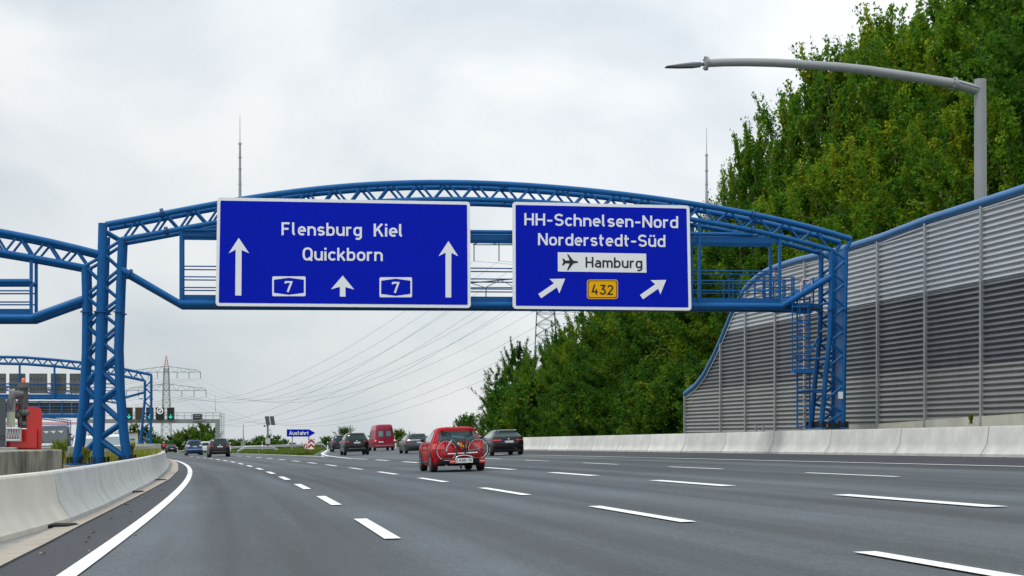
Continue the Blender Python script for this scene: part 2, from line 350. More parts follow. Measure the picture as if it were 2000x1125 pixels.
while y < 222:
    put_piece(barrier_piece(right_bar, y, y + 6.75, 0.94, 1, CONC), right_bar, y, CONC,
        'pale concrete barrier length on the outer road edge, before noise wall and trees', 'concrete barrier lengths along the outer edge'); y += 6.75
js = [8, 16.0, 27.3, 38.6, 49.9, 61.2, 75.0, 88, 101, 114, 128, 142]
for a, b in zip(js[:-1], js[1:]):
    near = b < 28
    put_piece(barrier_piece(left_bar, a, b, 0.78, -1, CONC), left_bar, a, CONCB if near else CONCW,
        'beige concrete barrier length nearest the camera beside the gutter' if a == 16.0 else ('beige concrete barrier length at the lower frame edge' if near else 'grey streaked concrete barrier length on the central reservation'),
        'concrete barrier lengths on the central reservation' if not near else None)

# central reservation: raised earth, rear wall, old block, grass
MW_Y = [40, 52, 63, 75, 100, 120, 158]; MW_X = [-12.0, -14.9, -17.4, -19.4, -23.2, -26.2, -31.6]
def med_wall(y): return float(np.interp(y, MW_Y, MW_X))
struct('central_reservation', strip(lambda y: med_wall(y), lambda y: left_bar(y) - 0.5, 12, 160, 0.50, nx=1), mat('dry soil and grass', (0.16, 0.15, 0.09), 0.95, var=0.45, vscale=2.0, bump=0.6, bscale=5))
mb = barrier_piece(med_wall, 52, 158, 1.25, -1, CONC, prof=[(0, 0), (0.0, 1.22), (0.03, 1.25), (0.37, 1.25), (0.4, 1.22), (0.4, 0)])
tag(mb.build('concrete_wall', mat('pale wall concrete', (0.42, 0.42, 0.39), 0.88, var=0.12, vscale=0.9, streak=0.35), None, 28, org=(med_wall(52), 52, -0.48)), 'low pale concrete wall behind the blue mast, along the opposite carriageway', 'concrete wall')
mb = barrier_piece(lambda y: -11.0 - 0.10 * (y - 42), 36, 45, 1.12, -1, CONC, prof=[(0, 0), (0, 1.1), (0.03, 1.12), (1.5, 1.12), (1.5, 0)])
tag(mb.build('concrete_block', CONCOLD, None, 28, org=(-11.0, 42, -0.35)), 'dark stained mossy concrete block below the red crane lorry', 'concrete block')

def blades(name, spots, h, w, m, seed, label=None):
    rng = np.random.default_rng(seed); n = len(spots); s = np.array(spots)
    a = rng.uniform(0, 2 * np.pi, n); lean = rng.uniform(0.05, 0.55, n); hh = h * rng.uniform(0.5, 1.3, n); ww = w * rng.uniform(0.6, 1.3, n)
    d = np.stack([np.cos(a), np.sin(a), 0 * a], 1); p = np.stack([-np.sin(a), np.cos(a), 0 * a], 1)
    b0 = s - p * ww[:, None] / 2; b1 = s + p * ww[:, None] / 2
    mid = s + d * (lean * hh * 0.35)[:, None] + np.array([0, 0, 1.0]) * (hh * 0.6)[:, None]
    tip = s + d * (lean * hh)[:, None] + np.array([0, 0, 1.0]) * hh[:, None]
    m0 = mid - p * ww[:, None] * 0.35; m1 = mid + p * ww[:, None] * 0.35
    v = np.stack([b0, b1, m1, m0, tip], 1).reshape(-1, 3); i = np.arange(n)[:, None] * 5
    fs = [tuple(x) for x in (i + np.array([0, 1, 2, 3]))] + [tuple(x) for x in (i + np.array([3, 2, 4]))]
    me = bpy.data.meshes.new(name); me.from_pydata([tuple(x) for x in v], [], fs)
    at = me.attributes.new('tint', 'FLOAT', 'POINT'); t = np.clip(rng.normal(0.5, 0.22, n), 0, 1); at.data.foreach_set('value', np.repeat(t, 5).astype(np.float32))
    me.materials.append(m); o = bpy.data.objects.new(name, me); COL.objects.link(o); return o
rng = np.random.default_rng(3)
sp = []
while len(sp) < 9000:
    yy = rng.uniform(74.5, 150); a, b = med_wall(yy) + 0.1, left_bar(yy) - 0.55
    if a < b: x = rng.uniform(a, b); sp.append((x, yy, BANK * x + 0.48))
o = blades('grass', sp, 0.42, 0.06, LEAF_C, 5); o['kind'] = 'stuff'
sp = []
while len(sp) < 16000:                 # the green wedge between main road and exit road, and the verge beyond
    yy = rng.uniform(158, 300); a = main_right(yy) + 1.3; b = gore(yy) - 0.8 if yy < 250 else a + 30
    if b > a: x = rng.uniform(a, b); sp.append((x, yy, gz(x) - 0.06))
o = blades('grass', sp, 0.32, 0.16, leafmat('verge grass', (0.05, 0.11, 0.015), (0.10, 0.16, 0.02), (0.19, 0.2, 0.04)), 6); o['kind'] = 'stuff'

# ------------------------------------------------------------------ stroke lettering (road-sign letterform)
def arc(cx, cy, rx, ry, a0, a1, n=12): return [(cx + rx * math.cos(R(a0 + (a1 - a0) * i / n)), cy + ry * math.sin(R(a0 + (a1 - a0) * i / n))) for i in range(n + 1)]
def oval(cx, cy, rx, ry, n=28, e=2.6):
    o = []
    for i in range(n + 1):
        a = 2 * math.pi * i / n; c, s = math.cos(a), math.sin(a)
        o.append((cx + rx * math.copysign(abs(c) ** (2 / e), c), cy + ry * math.copysign(abs(s) ** (2 / e), s)))
    return o
def sstroke(w, h): # S shape centreline, box (0.5..w-.5, .5..h-.5)
    x0, x1, y0, y1 = 0.5, w - 0.5, 0.5, h - 0.5; ym = h / 2; cx = w / 2; rx = (x1 - x0) / 2; ru = (y1 - ym) / 2; 
    return arc(cx, y1 - ru, rx, ru, 25, 270, 14)[:-1] + arc(cx, y0 + ru, rx, ru, 90, -155, 14)
GL = {
 'F': (4.5, [[(.5, 0), (.5, 6.5), (4.0, 6.5)], [(.5, 3.5), (3.5, 3.5)]]),
 'l': (2.1, [[(.5, 7), (.5, 1.5)] + arc(1.5, 1.5, 1, 1, 180, 262, 6)]),
 'e': (4.0, [[(.55, 2.55), (3.5, 2.55)] + arc(2, 2.75, 1.5, 1.75, 0, 180, 12)[1:] + [(.5, 2.2)] + arc(2, 2.2, 1.5, 1.7, 180, 312, 10)]),
 'n': (4.2, [[(.5, 0), (.5, 5)], [(.5, 3.0)] + arc(2.1, 3.0, 1.6, 1.5, 180, 0, 12) + [(3.7, 0)]]),
 's': (3.7, [sstroke(3.7, 5)]), 'S': (4.7, [sstroke(4.7, 7)]),
 'b': (4.2, [[(.5, 7), (.5, 0)], oval(2.1, 2.5, 1.6, 2.0)]), 'd': (4.2, [[(3.7, 7), (3.7, 0)], oval(2.1, 2.5, 1.6, 2.0)]),
 'u': (4.2, [[(3.7, 5), (3.7, 0)], [(.5, 5), (.5, 2.0)] + arc(2.1, 2.0, 1.6, 1.5, 180, 360, 12)]),
 'r': (2.9, [[(.5, 0), (.5, 5)], [(.5, 3.2)] + arc(1.9, 3.2, 1.4, 1.3, 180, 60, 9)]),
 'g': (4.2, [oval(2.1, 2.5, 1.6, 2.0), [(3.7, 5), (3.7, -.2)] + arc(2.2, -.2, 1.5, 1.35, 0, -130, 10)]),
 'K': (4.6, [[(.5, 0), (.5, 7)], [(4.0, 7), (.7, 2.9)], [(1.9, 4.35), (4.2, 0)]]),
 'i': (1.1, [[(.5, 0), (.5, 5)], [(.5, 5.85), (.5, 6.95)]]),
 'Q': (5.0, [oval(2.5, 3.5, 2.0, 3.0), [(3.0, 1.6), (4.7, -.1)]]),
 'c': (3.7, [arc(2.1, 2.75, 1.6, 1.75, 38, 180, 10) + arc(2.1, 2.25, 1.6, 1.75, 180, 322, 10)]),
 'k': (4.0, [[(.5, 0), (.5, 7)], [(3.5, 5), (.7, 2.0)], [(1.7, 3.1), (3.7, 0)]]),
 'o': (4.2, [oval(2.1, 2.5, 1.6, 2.0)]), 'O': (5.0, [oval(2.5, 3.5, 2.0, 3.0)]),
 'H': (5.0, [[(.5, 0), (.5, 7)], [(4.4, 0), (4.4, 7)], [(.5, 3.5), (4.4, 3.5)]]),
 '-': (3.2, [[(.2, 2.9), (2.9, 2.9)]]), ' ': (3.0, []),
 'h': (4.2, [[(.5, 0), (.5, 7)], [(.5, 3.0)] + arc(2.1, 3.0, 1.6, 1.5, 180, 0, 12) + [(3.7, 0)]]),
 'N': (5.1, [[(.5, 0), (.5, 7)], [(.6, 6.7), (4.5, .3)], [(4.6, 0), (4.6, 7)]]),
 't': (2.9, [[(1.0, 6.6), (1.0, 1.5)] + arc(2.0, 1.5, 1, 1, 180, 275, 6), [(0.1, 4.5), (2.6, 4.5)]]),
 '\u00fc': (4.2, [[(3.7, 5), (3.7, 0)], [(.5, 5), (.5, 2.0)] + arc(2.1, 2.0, 1.6, 1.5, 180, 360, 12), [(1.2, 5.8), (1.2, 6.9)], [(3.0, 5.8), (3.0, 6.9)]]),
 'a': (4.0, [[(.7, 4.1)] + arc(2.0, 3.1, 1.5, 1.4, 130, 0, 9) + [(3.5, 0)], [(3.5, 2.9), (2.0, 2.9)] + arc(2.0, 1.7, 1.5, 1.2, 90, 270, 10) + arc(2.2, 1.9, 1.3, 1.4, 270, 330, 4)]),
 'm': (6.4, [[(.5, 0), (.5, 5)], [(.5, 3.2)] + arc(1.85, 3.2, 1.35, 1.3, 180, 0, 10) + [(3.2, 0)], [(3.2, 3.2)] + arc(4.55, 3.2, 1.35, 1.3, 180, 0, 10) + [(5.9, 0)]]),
 '4': (4.6, [[(2.2, 7), (.5, 1.9), (4.2, 1.9)], [(3.2, 3.8), (3.2, 0)]]),
 '3': (4.4, [[(.6, 6.5), (3.6, 6.5), (2.0, 4.0)] + arc(2.1, 2.25, 1.75, 1.75, 88, -160, 14)]),
 '2': (4.4, [arc(2.1, 4.9, 1.6, 1.6, 165, -20, 12) + [(.6, .5), (4.0, .5)]]),
 '7': (4.2, [[(.2, 6.5), (3.6, 6.5), (1.5, 0)], [(0.35, 6.7), (0.35, 5.5)]]),
 '1': (2.6, [[(.2, 5.4), (1.7, 6.7), (1.7, 0)]]), '5': (4.4, [[(3.7, 6.5), (1.0, 6.5), (.8, 3.7)] + arc(2.1, 2.4, 1.7, 1.9, 130, -150, 14)]),
 'X': (4.6, [[(.5, 0), (4.1, 7)], [(.5, 7), (4.1, 0)]]), 'R': (4.7, [[(.5, 0), (.5, 6.5), (2.4, 6.5)] + arc(2.4, 4.85, 1.7, 1.65, 90, -90, 10) + [(.5, 3.2)], [(2.4, 3.2), (4.3, 0)]]),
 'A': (5.2, [[(.4, 0), (2.6, 6.8), (4.8, 0)], [(1.3, 2.0), (3.9, 2.0)]]),
 'f': (2.9, [[(1.0, 0), (1.0, 5.4)] + arc(2.1, 5.4, 1.1, 1.1, 180, 85, 7), [(0.1, 4.5), (2.6, 4.5)]]),
}
GAP = 0.80
def text_w(t): return sum(GL[c][0] + GAP for c in t) - GAP
def ribbon(mb, pts, w, T, off):
    P2 = [Vector((p[0], p[1])) for p in pts]; Q = [P2[0]]
    for p in P2[1:]:
        if (p - Q[-1]).length > 1e-3: Q.append(p)
    closed = (Q[0] - Q[-1]).length < 1e-2
    if closed: Q = Q[:-1]
    k = len(Q); l, r = [], []
    for i in range(k):
        a = Q[i - 1] if (i or closed) else None; b = Q[(i + 1) % k] if (i < k - 1 or closed) else None
        d0 = (Q[i] - a).normalized() if a is not None else None; d1 = (b - Q[i]).normalized() if b is not None else None
        if d0 is None: d0 = d1
        if d1 is None: d1 = d0
        n0 = Vector((-d0.y, d0.x)); n1 = Vector((-d1.y, d1.x)); m = (n0 + n1)
        if m.length < 1e-3: m = n0
        m.normalize(); s = w / 2 / max(0.35, m.dot(n0)); l.append(Q[i] + m * s); r.append(Q[i] - m * s)
    vs = [T(p.x, p.y, off) for p in l] + [T(p.x, p.y, off) for p in r]
    mb.add(vs, [(i, i + k, (i + 1) % k + k, (i + 1) % k) for i in range(k if closed else k - 1)])
def lettering(parent, text, p0, p1, cap, nrm, m, name='lettering', w=1.0, dz=0.010):
    # text from p0 (left end of the baseline) to p1, cap height cap, floating dz in front along nrm
    mb = MB(); p0, p1 = Vector(p0), Vector(p1); u = (p1 - p0) / text_w(text); vz = Vector((0, 0, cap / 7.0)); x = 0.0; q = 0
    for ch in text:
        for st in GL[ch][1]:
            ribbon(mb, st, w, lambda a, b, o, x=x: p0 + u * (x + a) + vz * b + nrm * o, dz + 0.0015 * (q % 3)); q += 1
        x += GL[ch][0] + GAP
    return mb.build(name, m, parent)

# ------------------------------------------------------------------ main sign gantry
GLp = Vector((-800 * 68.9 / F, 68.9, 0)); GRp = Vector((637 * 72.6 / F, 72.6, 0))
gd = (GRp - GLp); gd.z = 0; gd.normalize(); gn = Vector((-gd.y, gd.x, 0))       # along the span, and away from the camera
DEPTH = 1.4
def S(px, py, off=0.0, back=0.0):     # point on the gantry's front plane (moved off along gn), then pushed back
    return onplane(px, py, GLp + gn * off, gn) + gn * back
gan = thing('sign_gantry', 'large blue arched tubular lattice gantry spanning the road, carrying both direction signs', 'gantry', (GLp.x, GLp.y, -0.02))
TOP = [(206, 439), (317, 416), (419, 401), (490, 386.5), (610, 369), (700, 361.5), (850, 357), (900, 357), (1020, 362), (1140, 371), (1260, 385), (1380, 402), (1492, 424), (1577, 442.5), (1662, 467)]
BOT = [(236, 468), (325, 452), (419, 435), (520, 418), (640, 402), (760, 393), (870, 389), (945, 389.5), (1050, 395), (1150, 403), (1250, 413.5), (1349, 428.5), (1471, 450.5), (1577, 475), (1622, 488)]
LTOP = [(-220, 425), (-120, 434), (0, 451), (91, 473.5), (192, 494)]
LBOT = [(-220, 462), (-120, 474), (0, 492), (61, 503.5), (165, 522)]
def smoothpts(pts, n):
    xs = np.array([p[0] for p in pts]); ysv = np.array([p[1] for p in pts]); c = np.polyfit(xs, ysv, 6 if len(pts) > 7 else 2)
    return [(x, float(np.polyval(c, x))) for x in np.linspace(xs[0], xs[-1], n)]
TOPs, BOTs, LTOPs, LBOTs = smoothpts(TOP, 40), smoothpts(BOT, 40), smoothpts(LTOP, 10), smoothpts(LBOT, 10)
def yat(pts, x): return float(np.interp(x, [p[0] for p in pts], [p[1] for p in pts]))
for pts, r in ((TOPs, 0.115), (BOTs, 0.10), (LTOPs, 0.125), (LBOTs, 0.115)):
    for bk in (0.0, DEPTH):
        mb = MB(); mb.tube([S(x, yy, 0, bk) for x, yy in pts], r if bk == 0 else r * 0.95, 12); mb.build('chord', BLUE, gan, 50)
for bk in (0.0, DEPTH):
    for T_, B_, x0, x1, ph in ((TOPs, BOTs, 240, 1618, 0), (LTOPs, LBOTs, -210, 172, 1)):
        mb = MB()
        nn = int(round((x1 - x0) / 56.0)); st = (x1 - x0) / nn
        for i in range(nn):
            a = x0 + i * st; m_ = a + st / 2; b = a + st
            mb.tube([S(a, yat(B_, a), 0, bk), S(m_, yat(T_, m_), 0, bk)], 0.048, 8); mb.tube([S(m_, yat(T_, m_), 0, bk), S(b, yat(B_, b), 0, bk)], 0.048, 8)
        mb.build('lattice', BLUE, gan, 50)
for i in range(12):
    x = 240 + i * 125.0
    for T_ in (TOPs, BOTs): mb = MB(); mb.tube([S(x, yat(T_, x)), S(x, yat(T_, x), 0, DEPTH)], 0.05, 8); mb.build('cross_tie', BLUE, gan, 50)
# mast on the central reservation: one column and two splayed legs, front and rear frames
colp = [(201, 436), (198, 560), (195, 680), (191, 800), (189, 908)]
rleg = [(237, 466), (233, 560), (229, 680), (231.5, 760), (238, 840), (246, 904)]
lleg = [(165, 520), (167, 600), (166, 690), (160.5, 790), (153, 860), (145, 908)]
def xat(pts, yv): return float(np.interp(yv, [p[1] for p in pts], [p[0] for p in pts]))
mb = MB(); mb.tube([S(*p) for p in colp], 0.18, 14); mb.build('column', BLUE, gan, 50)
mb = MB(); mb.tube([S(p[0], p[1] + (0 if i else 20), 0, DEPTH) for i, p in enumerate(colp)], 0.15, 12); mb.build('column', BLUE, gan, 50)
for lp in (rleg, lleg):
    for bk in (0, DEPTH):
        mb = MB(); mb.tube([S(*p, 0, bk) for p in lp], 0.13, 12); mb.build('leg', BLUE, gan, 50)
RN = [448, 469, 493, 525, 555, 584, 611, 637, 667, 694, 724, 756, 785, 825, 857, 897]
LN = [501, 520, 552, 579, 603, 635, 661, 693, 719, 753, 785, 823, 857, 900]
for bk in (0, DEPTH):
    mb = MB()
    for nodes, lp in ((RN, rleg), (LN, lleg)):
        for i in range(len(nodes) - 1):
            a, b = nodes[i], nodes[i + 1]
            pa = S(xat(colp, a), a, 0, bk) if i % 2 == 0 else S(xat(lp, a), a, 0, bk); pb = S(xat(lp, b), b, 0, bk) if i % 2 == 0 else S(xat(colp, b), b, 0, bk)
            mb.tube([pa, pb], 0.066 if b < 720 else 0.082, 8)
    mb.build('mast_lattice', BLUE, gan, 50)
def ring(mb, c, r, h, n=14): mb.tube([Vector(c) - Vector((0, 0, h / 2)), Vector(c) + Vector((0, 0, h / 2))], r, n)
def bolts(ps, par, h, r):
    for q in ps: mb = MB(); mb.tube([q, q + Vector((0, 0, h))], r, 6); mb.build('anchor_bolt', BOLT, par)
for bk in (0, DEPTH):
    for lp, r in ((colp, 0.27), (rleg, 0.20), (lleg, 0.20)):
        mb = MB(); ring(mb, S(xat(lp, 609), 609, 0, bk), r, 0.05); mb.build('flange', BLUE, gan, 50); mb = MB(); bo = []; ring(mb, S(*lp[-1], 0, bk) + Vector((0, 0, 0.03)), r + 0.14, 0.06)
        c = S(*lp[-1], 0, bk)
        for a in range(8): 
            q = c + Vector((math.cos(a * .785) * (r + .06), math.sin(a * .785) * (r + .06), 0.06)); bo.append(q)
        fl = mb.build('base_plate', BLUE, gan, 50); bolts(bo, fl, .24, .034)
# right-hand leg by the noise wall
rin = [(1624, 486), (1623, 580), (1621, 655), (1613, 729), (1604, 836)]; rout = [(1662, 468), (1653, 485), (1651, 580), (1649, 700), (1647, 836)]
for bk in (0, DEPTH):
    mb = MB(); mb.tube([S(*p, 0, bk) for p in rin], 0.105, 12); mb.build('leg', BLUE, gan, 50)
    mb = MB(); mb.tube([S(*p, 0, bk) for p in rout[1:]], 0.09, 12); mb.tube([S(*p, 0, bk) for p in rout[:2]], 0.09, 12); mb.build('leg', BLUE, gan, 50)
NR = [488, 508, 533, 553, 575, 600, 622, 646, 667, 692, 720, 752, 785, 806, 832]
for bk in (0, DEPTH):
    mb = MB()
    for i in range(len(NR) - 1):
        a, b = NR[i], NR[i + 1]; pa = S(xat(rin, a) if i % 2 == 0 else xat(rout[1:], a), a, 0, bk); pb = S(xat(rout[1:], b) if i % 2 == 0 else xat(rin, b), b, 0, bk)
        mb.tube([pa, pb], 0.055, 8)
    mb.build('leg_lattice', BLUE, gan, 50)
for yv in (590, 644, 700, 764): mb = MB(); mb.tube([S(xat(rin, yv), yv), S(xat(rin, yv), yv, 0, DEPTH)], 0.055, 8); mb.build('leg_tie', BLUE, gan, 50)
mb = MB(); a, b = S(1653, 487), S(1647, 828)
mb.hexa([b, b + gd * 0.012, b + gd * 0.012 + gn * DEPTH, b + gn * DEPTH, a, a + gd * 0.012, a + gd * 0.012 + gn * DEPTH, a + gn * DEPTH]); mb.build('side_sheet', BLUE, gan)
mb = MB(); c = S(1640, 772) ; mb.prism([(-.1, -.14), (.1, -.14), (.1, .14), (-.1, .14)], c - gn * 0.12, gd, Vector((0, 0, 1)), gn * 0.004); mb.build('notice_plate', SIGNWHITE, gan)
for lp in (rin, rout[1:]):
    for bk in (0, DEPTH):
        mb = MB(); ring(mb, S(xat(lp, 604), 604, 0, bk), 0.17, 0.05); mb.build('flange', BLUE, gan, 50); mb = MB(); bo = []; ring(mb, S(*lp[-1], 0, bk), 0.24, 0.06)
        for a in range(8):
            q = S(*lp[-1], 0, bk) + Vector((math.cos(a * .785) * .19, math.sin(a * .785) * .19, 0.02)); bo.append(q)
        fl = mb.build('base_plate', BLUE, gan, 50); bolts(bo, fl, .26, .032)
mb = MB(); bo = []; mb.box((S(1608, 836) + S(1648, 836)) / 2 + Vector((0, 0, -0.02)), (0.95, 0.2, 0.04), Matrix.Rotation(math.atan2(gd.y, gd.x), 3, 'Z'))
for k in range(9):
    q = S(1608 + k * 5, 836, -0.16); bo.append(q - Vector((0, 0, .1)))
fl = mb.build('base_plate', BLUE, gan, 50); bolts(bo, fl, .32, .03)
mb = MB(); q = S(1626, 836); mb.box(q + gn * DEPTH / 2 - Vector((0, 0, 0.9)), (1.7, 2.2, 1.7), Matrix.Rotation(math.atan2(gd.y, gd.x), 3, 'Z')); mb.build('foundation', CONCBASE, gan)
mb = MB(); q = S(192, 908); mb.box(q + gn * DEPTH / 2 - Vector((0, 0, 0.35)), (2.6, 2.0, 0.64), Matrix.Rotation(math.atan2(gd.y, gd.x), 3, 'Z')); mb.build('foundation', CONCW, gan)
def tflange(a, b, f, r):
    a, b = S(*a), S(*b); d = (b - a).normalized(); c = a.lerp(b, f); mb = MB(); mb.tube([c - d * .03, c + d * .03], r, 14); mb.build('flange', BLUE, gan, 50)
    mb = MB(); e = d.cross(gn).normalized()
    for k in range(8): q = c + (e * math.cos(k * .785) + gn * math.sin(k * .785)) * r * .82; mb.tube([q - d * .07, q + d * .07], .022, 5)
    mb.build('flange_bolt', BOLT, gan)
tflange((300, 421), (334, 411), .5, .19); tflange((306, 455), (344, 447), .5, .17); tflange((236, 526), (352, 593), .14, .22); tflange((1462, 418), (1500, 425.5), .2, .18); tflange((1460, 448), (1490, 454), .3, .16)
# walkway behind the signs
for bk in (0, DEPTH):
    mb = MB(); mb.tube([S(236, 526, 0, bk), S(352, 593, 0, bk), S(1526, 598.5, 0, bk), S(1622, 541, 0, bk)], 0.135, 12); mb.build('lower_chord', BLUE, gan, 50)
    mb = MB(); mb.tube([S(x, yy, 0, bk) for x, yy in ((-220, 621), (61, 621), (162, 584.5))], 0.15, 12); mb.build('lower_chord', BLUE, gan, 50)
    mb = MB(); mb.tube([S(x, yy, 0, bk) for x, yy in ((-220, 549.5), (62, 549.5))], 0.10, 10); mb.build('upper_rail', BLUE, gan, 50)
    mb = MB(); mb.tube([S(354, 449, 0, bk), S(945, 453, 0, bk), S(1470, 458, 0, bk)], 0.08, 10); mb.build('upper_rail', BLUE, gan, 50)
def plate(mb, x0, y0a, y0b, x1, y1a, y1b, bk, t=0.012):
    a = [S(x0, y0b, 0, bk), S(x1, y1b, 0, bk), S(x1, y1b, 0, bk + t), S(x0, y0b, 0, bk + t)]; b = [S(x0, y0a, 0, bk), S(x1, y1a, 0, bk), S(x1, y1a, 0, bk + t), S(x0, y0a, 0, bk + t)]
    mb.hexa(a + b)
mb = MB()
plate(mb, 354, 453.5, 461, 1526, 463, 475, 0.02); plate(mb, 354, 453.5, 461, 1526, 463, 475, DEPTH - 0.03); mb.build('hanging_plate', BLUE, gan)
mb = MB(); plate(mb, 352, 575.5, 589, 1526, 582.5, 595, 0.03); plate(mb, 352, 575.5, 589, 1526, 582.5, 595, DEPTH - 0.03); plate(mb, -220, 603, 617, 62, 603, 617, 0.03); mb.build('toe_board', BLUE, gan)
mb = MB()
for x0, x1, ya, yb in ((352, 1526, 592, 597.5), (1526, 1606, 597.5, 600), (-220, 61, 618, 618)):
    a = S(x0, ya, 0, 0.15); b = S(x1, yb, 0, 0.15); a2 = a + gn * (DEPTH - 0.3); b2 = b + gn * (DEPTH - 0.3); d = Vector((0, 0, 0.06)); mb.hexa([a - d, b - d, b2 - d, a2 - d, a, b, b2, a2])
mb.build('walkway_deck', mat('grating', (0.02, 0.035, 0.06), 0.7), gan)
mb = MB(); plate(mb, 1526, 590, 606, 1606, 592, 607, 0.25); plate(mb, 1526, 590, 606, 1606, 592, 607, DEPTH - 0.03); mb.build('deck_edge', BLUE, gan)
for x, ya, yb in ((353.5, 447, 590), (1366, 432, 592), (1523, 462, 597), (61, 504, 618), (500, 420, 592), (800, 391, 592), (1100, 398, 592)):
    for bk in (0, DEPTH):
        mb = MB(); c = S(x, (ya + yb) / 2, 0, bk); h = (S(x, ya, 0, bk) - S(x, yb, 0, bk)).z; mb.box(c, (0.12, 0.10, h), Matrix.Rotation(math.atan2(gd.y, gd.x), 3, 'Z'))
        mb.build('hanger_post', BLUE, gan)
for bk in (-0.03, DEPTH):
    mb = MB()
    for ya, ym, yb in ((520, 524, 530.5), (540.5, 545, 549.5), (561.5, 564.5, 568.5)):
        mb.tube([S(353, ya, 0, bk), S(945, ym, 0, bk), S(1523, yb, 0, bk)], 0.028, 6)
    for yv in (568, 590): mb.tube([S(-220, yv, 0, bk), S(61, yv, 0, bk)], 0.032, 6)
    mb.build('handrail', BLUE, gan)
mb = MB()
for x in (1430, 1449, 1492, 1512, 1548, 1552, 1590):
    for bk in (0.5 if x in (1430, 1449) else 0.1, DEPTH): mb.tube([S(x, 596, 0, bk), S(x, 541, 0, bk)], 0.035, 6)
for yv in (541, 561, 580):
    mb.tube([S(1492, yv, 0, DEPTH), S(1604, yv, 0, DEPTH)], 0.03, 6); mb.tube([S(1492, yv, 0, 0.1), S(1552, yv, 0, 0.1)], 0.03, 6)
    mb.tube([S(1430, yv + 2, 0, 0.5), S(1449, yv - 2, 0, DEPTH)], 0.03, 6)
mb.build('end_railing', BLUE, gan)
mb = MB(); mb.tube([S(1564, 580), S(1564, 552), S(1569, 546), S(1580, 546), S(1585, 552), S(1585, 578)], 0.022, 6); mb.build('grab_rail', mat('red white rail', (0.7, 0.45, 0.45), 0.5), gan, 50)
mb = MB()
for x in (1558.5, 1583): mb.tube([S(x, 578, 0, 0.1), S(x, 836, 0, 0.1)], 0.036, 6)
k = 612
while k < 834: mb.tube([S(1558.5, k, 0, 0.1), S(1583, k, 0, 0.1)], 0.026, 6); k += 13
mb.build('ladder', BLUE, gan)
mb = MB()
for x, b in ((1545.5, -0.25), (1556, -0.55), (1571, -0.6)): mb.tube([S(x, 590, 0, 0.1) + gn * b, S(x, 727, 0, 0.1) + gn * b], 0.024, 6)
for yv in (600, 632, 659, 695, 722): mb.tube([S(1558, yv, 0, 0.1), S(1545.5, yv, 0, -0.15), S(1556, yv, 0, -0.45), S(1571, yv, 0, -0.5), S(1583, yv, 0, 0.1)], 0.026, 6)
mb.box(S(1565, 726, 0, -0.15), (0.8, 0.7, 0.12)); mb.tube([S(1583, 690, 0, 0.1), S(1600, 658, 0, 0.1)], 0.05, 6)
for yv in (703, 765): mb.tube([S(1560, yv, 0, 0.1), S(xat(rin, yv), yv - 4)], 0.05, 8)
mb.build('ladder_cage', BLUE, gan)
for x, ya, ym, yb in ((467, 385, 267, 211), (1396, 425, 290, 238)):
    mb = MB(); b = S(x, ya, 0, DEPTH); t1 = S(x, ym, 0, DEPTH); t2 = S(x, yb, 0, DEPTH); x_ = b.x
    mb.tube([b, Vector((t1.x, t1.y, t1.z))], [0.06, 0.04], 8); mb.tube([t1, t2], [0.016, 0.008], 6)
    for f_ in (0.3, 0.55, 0.75, 0.98): ring(mb, b.lerp(t1, f_), 0.065, 0.06, 8)
    mb.build('lightning_rod', GALV, gan)

# ------------------------------------------------------------------ direction signs on the gantry
SOFF = -0.42; Z = Vector((0, 0, 1))
def sp_(px, py): return onplane(px, py, GLp + gn * SOFF, gn)
def rounded(w, h, r, n=5):
    p = []
    for cx, cy, a0 in ((w - r, h - r, 0), (r, h - r, 90), (r, r, 180), (w - r, r, 270)):
        p += [(cx + r * math.cos(R(a0 + 90 * i / n)), cy + r * math.sin(R(a0 + 90 * i / n))) for i in range(n + 1)]
    return p
def sign_quad(root, corners, bw=0.12):
    tl, tr, br, bl = [sp_(*c) for c in corners]
    def at(u, v): return (bl.lerp(br, u)).lerp(tl.lerp(tr, u), v)
    w = (br - bl).length; h = (tl - bl).length
    mb = MB(); pts = rounded(w, h, 0.13); fr = [at(x / w, y / h) for x, y in pts]; k = len(fr)
    mb.add([p + gn * 0.0 for p in fr] + [p + gn * 0.07 for p in fr], [tuple(range(k)), tuple(range(k, 2 * k))[::-1]] + [(i, (i + 1) % k, (i + 1) % k + k, i + k) for i in range(k)])
    mb.build('frame', SIGNWHITE, root)
    mb = MB(); pts = [(bw + x, bw + y) for x, y in rounded(w - 2 * bw, h - 2 * bw, 0.05)]; mb.poly([at(x / w, y / h) - gn * 0.005 for x, y in pts]); mb.build('panel', SIGNBLUE, root)
    mb = MB()
    for fx_ in (0.38, 0.84): mb.poly([at(fx_, 0.03) - gn * 0.0075, at(fx_ + 0.0012, 0.03) - gn * 0.0075, at(fx_ + 0.0012, 0.97) - gn * 0.0075, at(fx_, 0.97) - gn * 0.0075])
    for fy_ in (0.305, 0.56, 0.80): mb.poly([at(0.02, fy_) - gn * 0.0085, at(0.98, fy_) - gn * 0.0085, at(0.98, fy_ + 0.004) - gn * 0.0085, at(0.02, fy_ + 0.004) - gn * 0.0085])
    mb.build('panel_seam', mat('seam', (0.001, 0.016, 0.46), 0.5, spec=0.08), root)
    mb = MB()
    for fx_ in (0.12, 0.5, 0.88):
        a, b = at(fx_, 0.02) + gn * 0.16, at(fx_, 0.98) + gn * 0.16; mb.box((a + b) / 2, (0.12, 0.14, (b - a).length), Matrix.Rotation(math.atan2(gd.y, gd.x), 3, 'Z'))
        for fy_ in (0.12, 0.8):
            c = at(fx_, fy_) + gn * 0.3; mb.box(c, (0.08, 0.26, 0.08), Matrix.Rotation(math.atan2(gd.y, gd.x), 3, 'Z'))
    mb.build('mounting_rail', ALU, root)
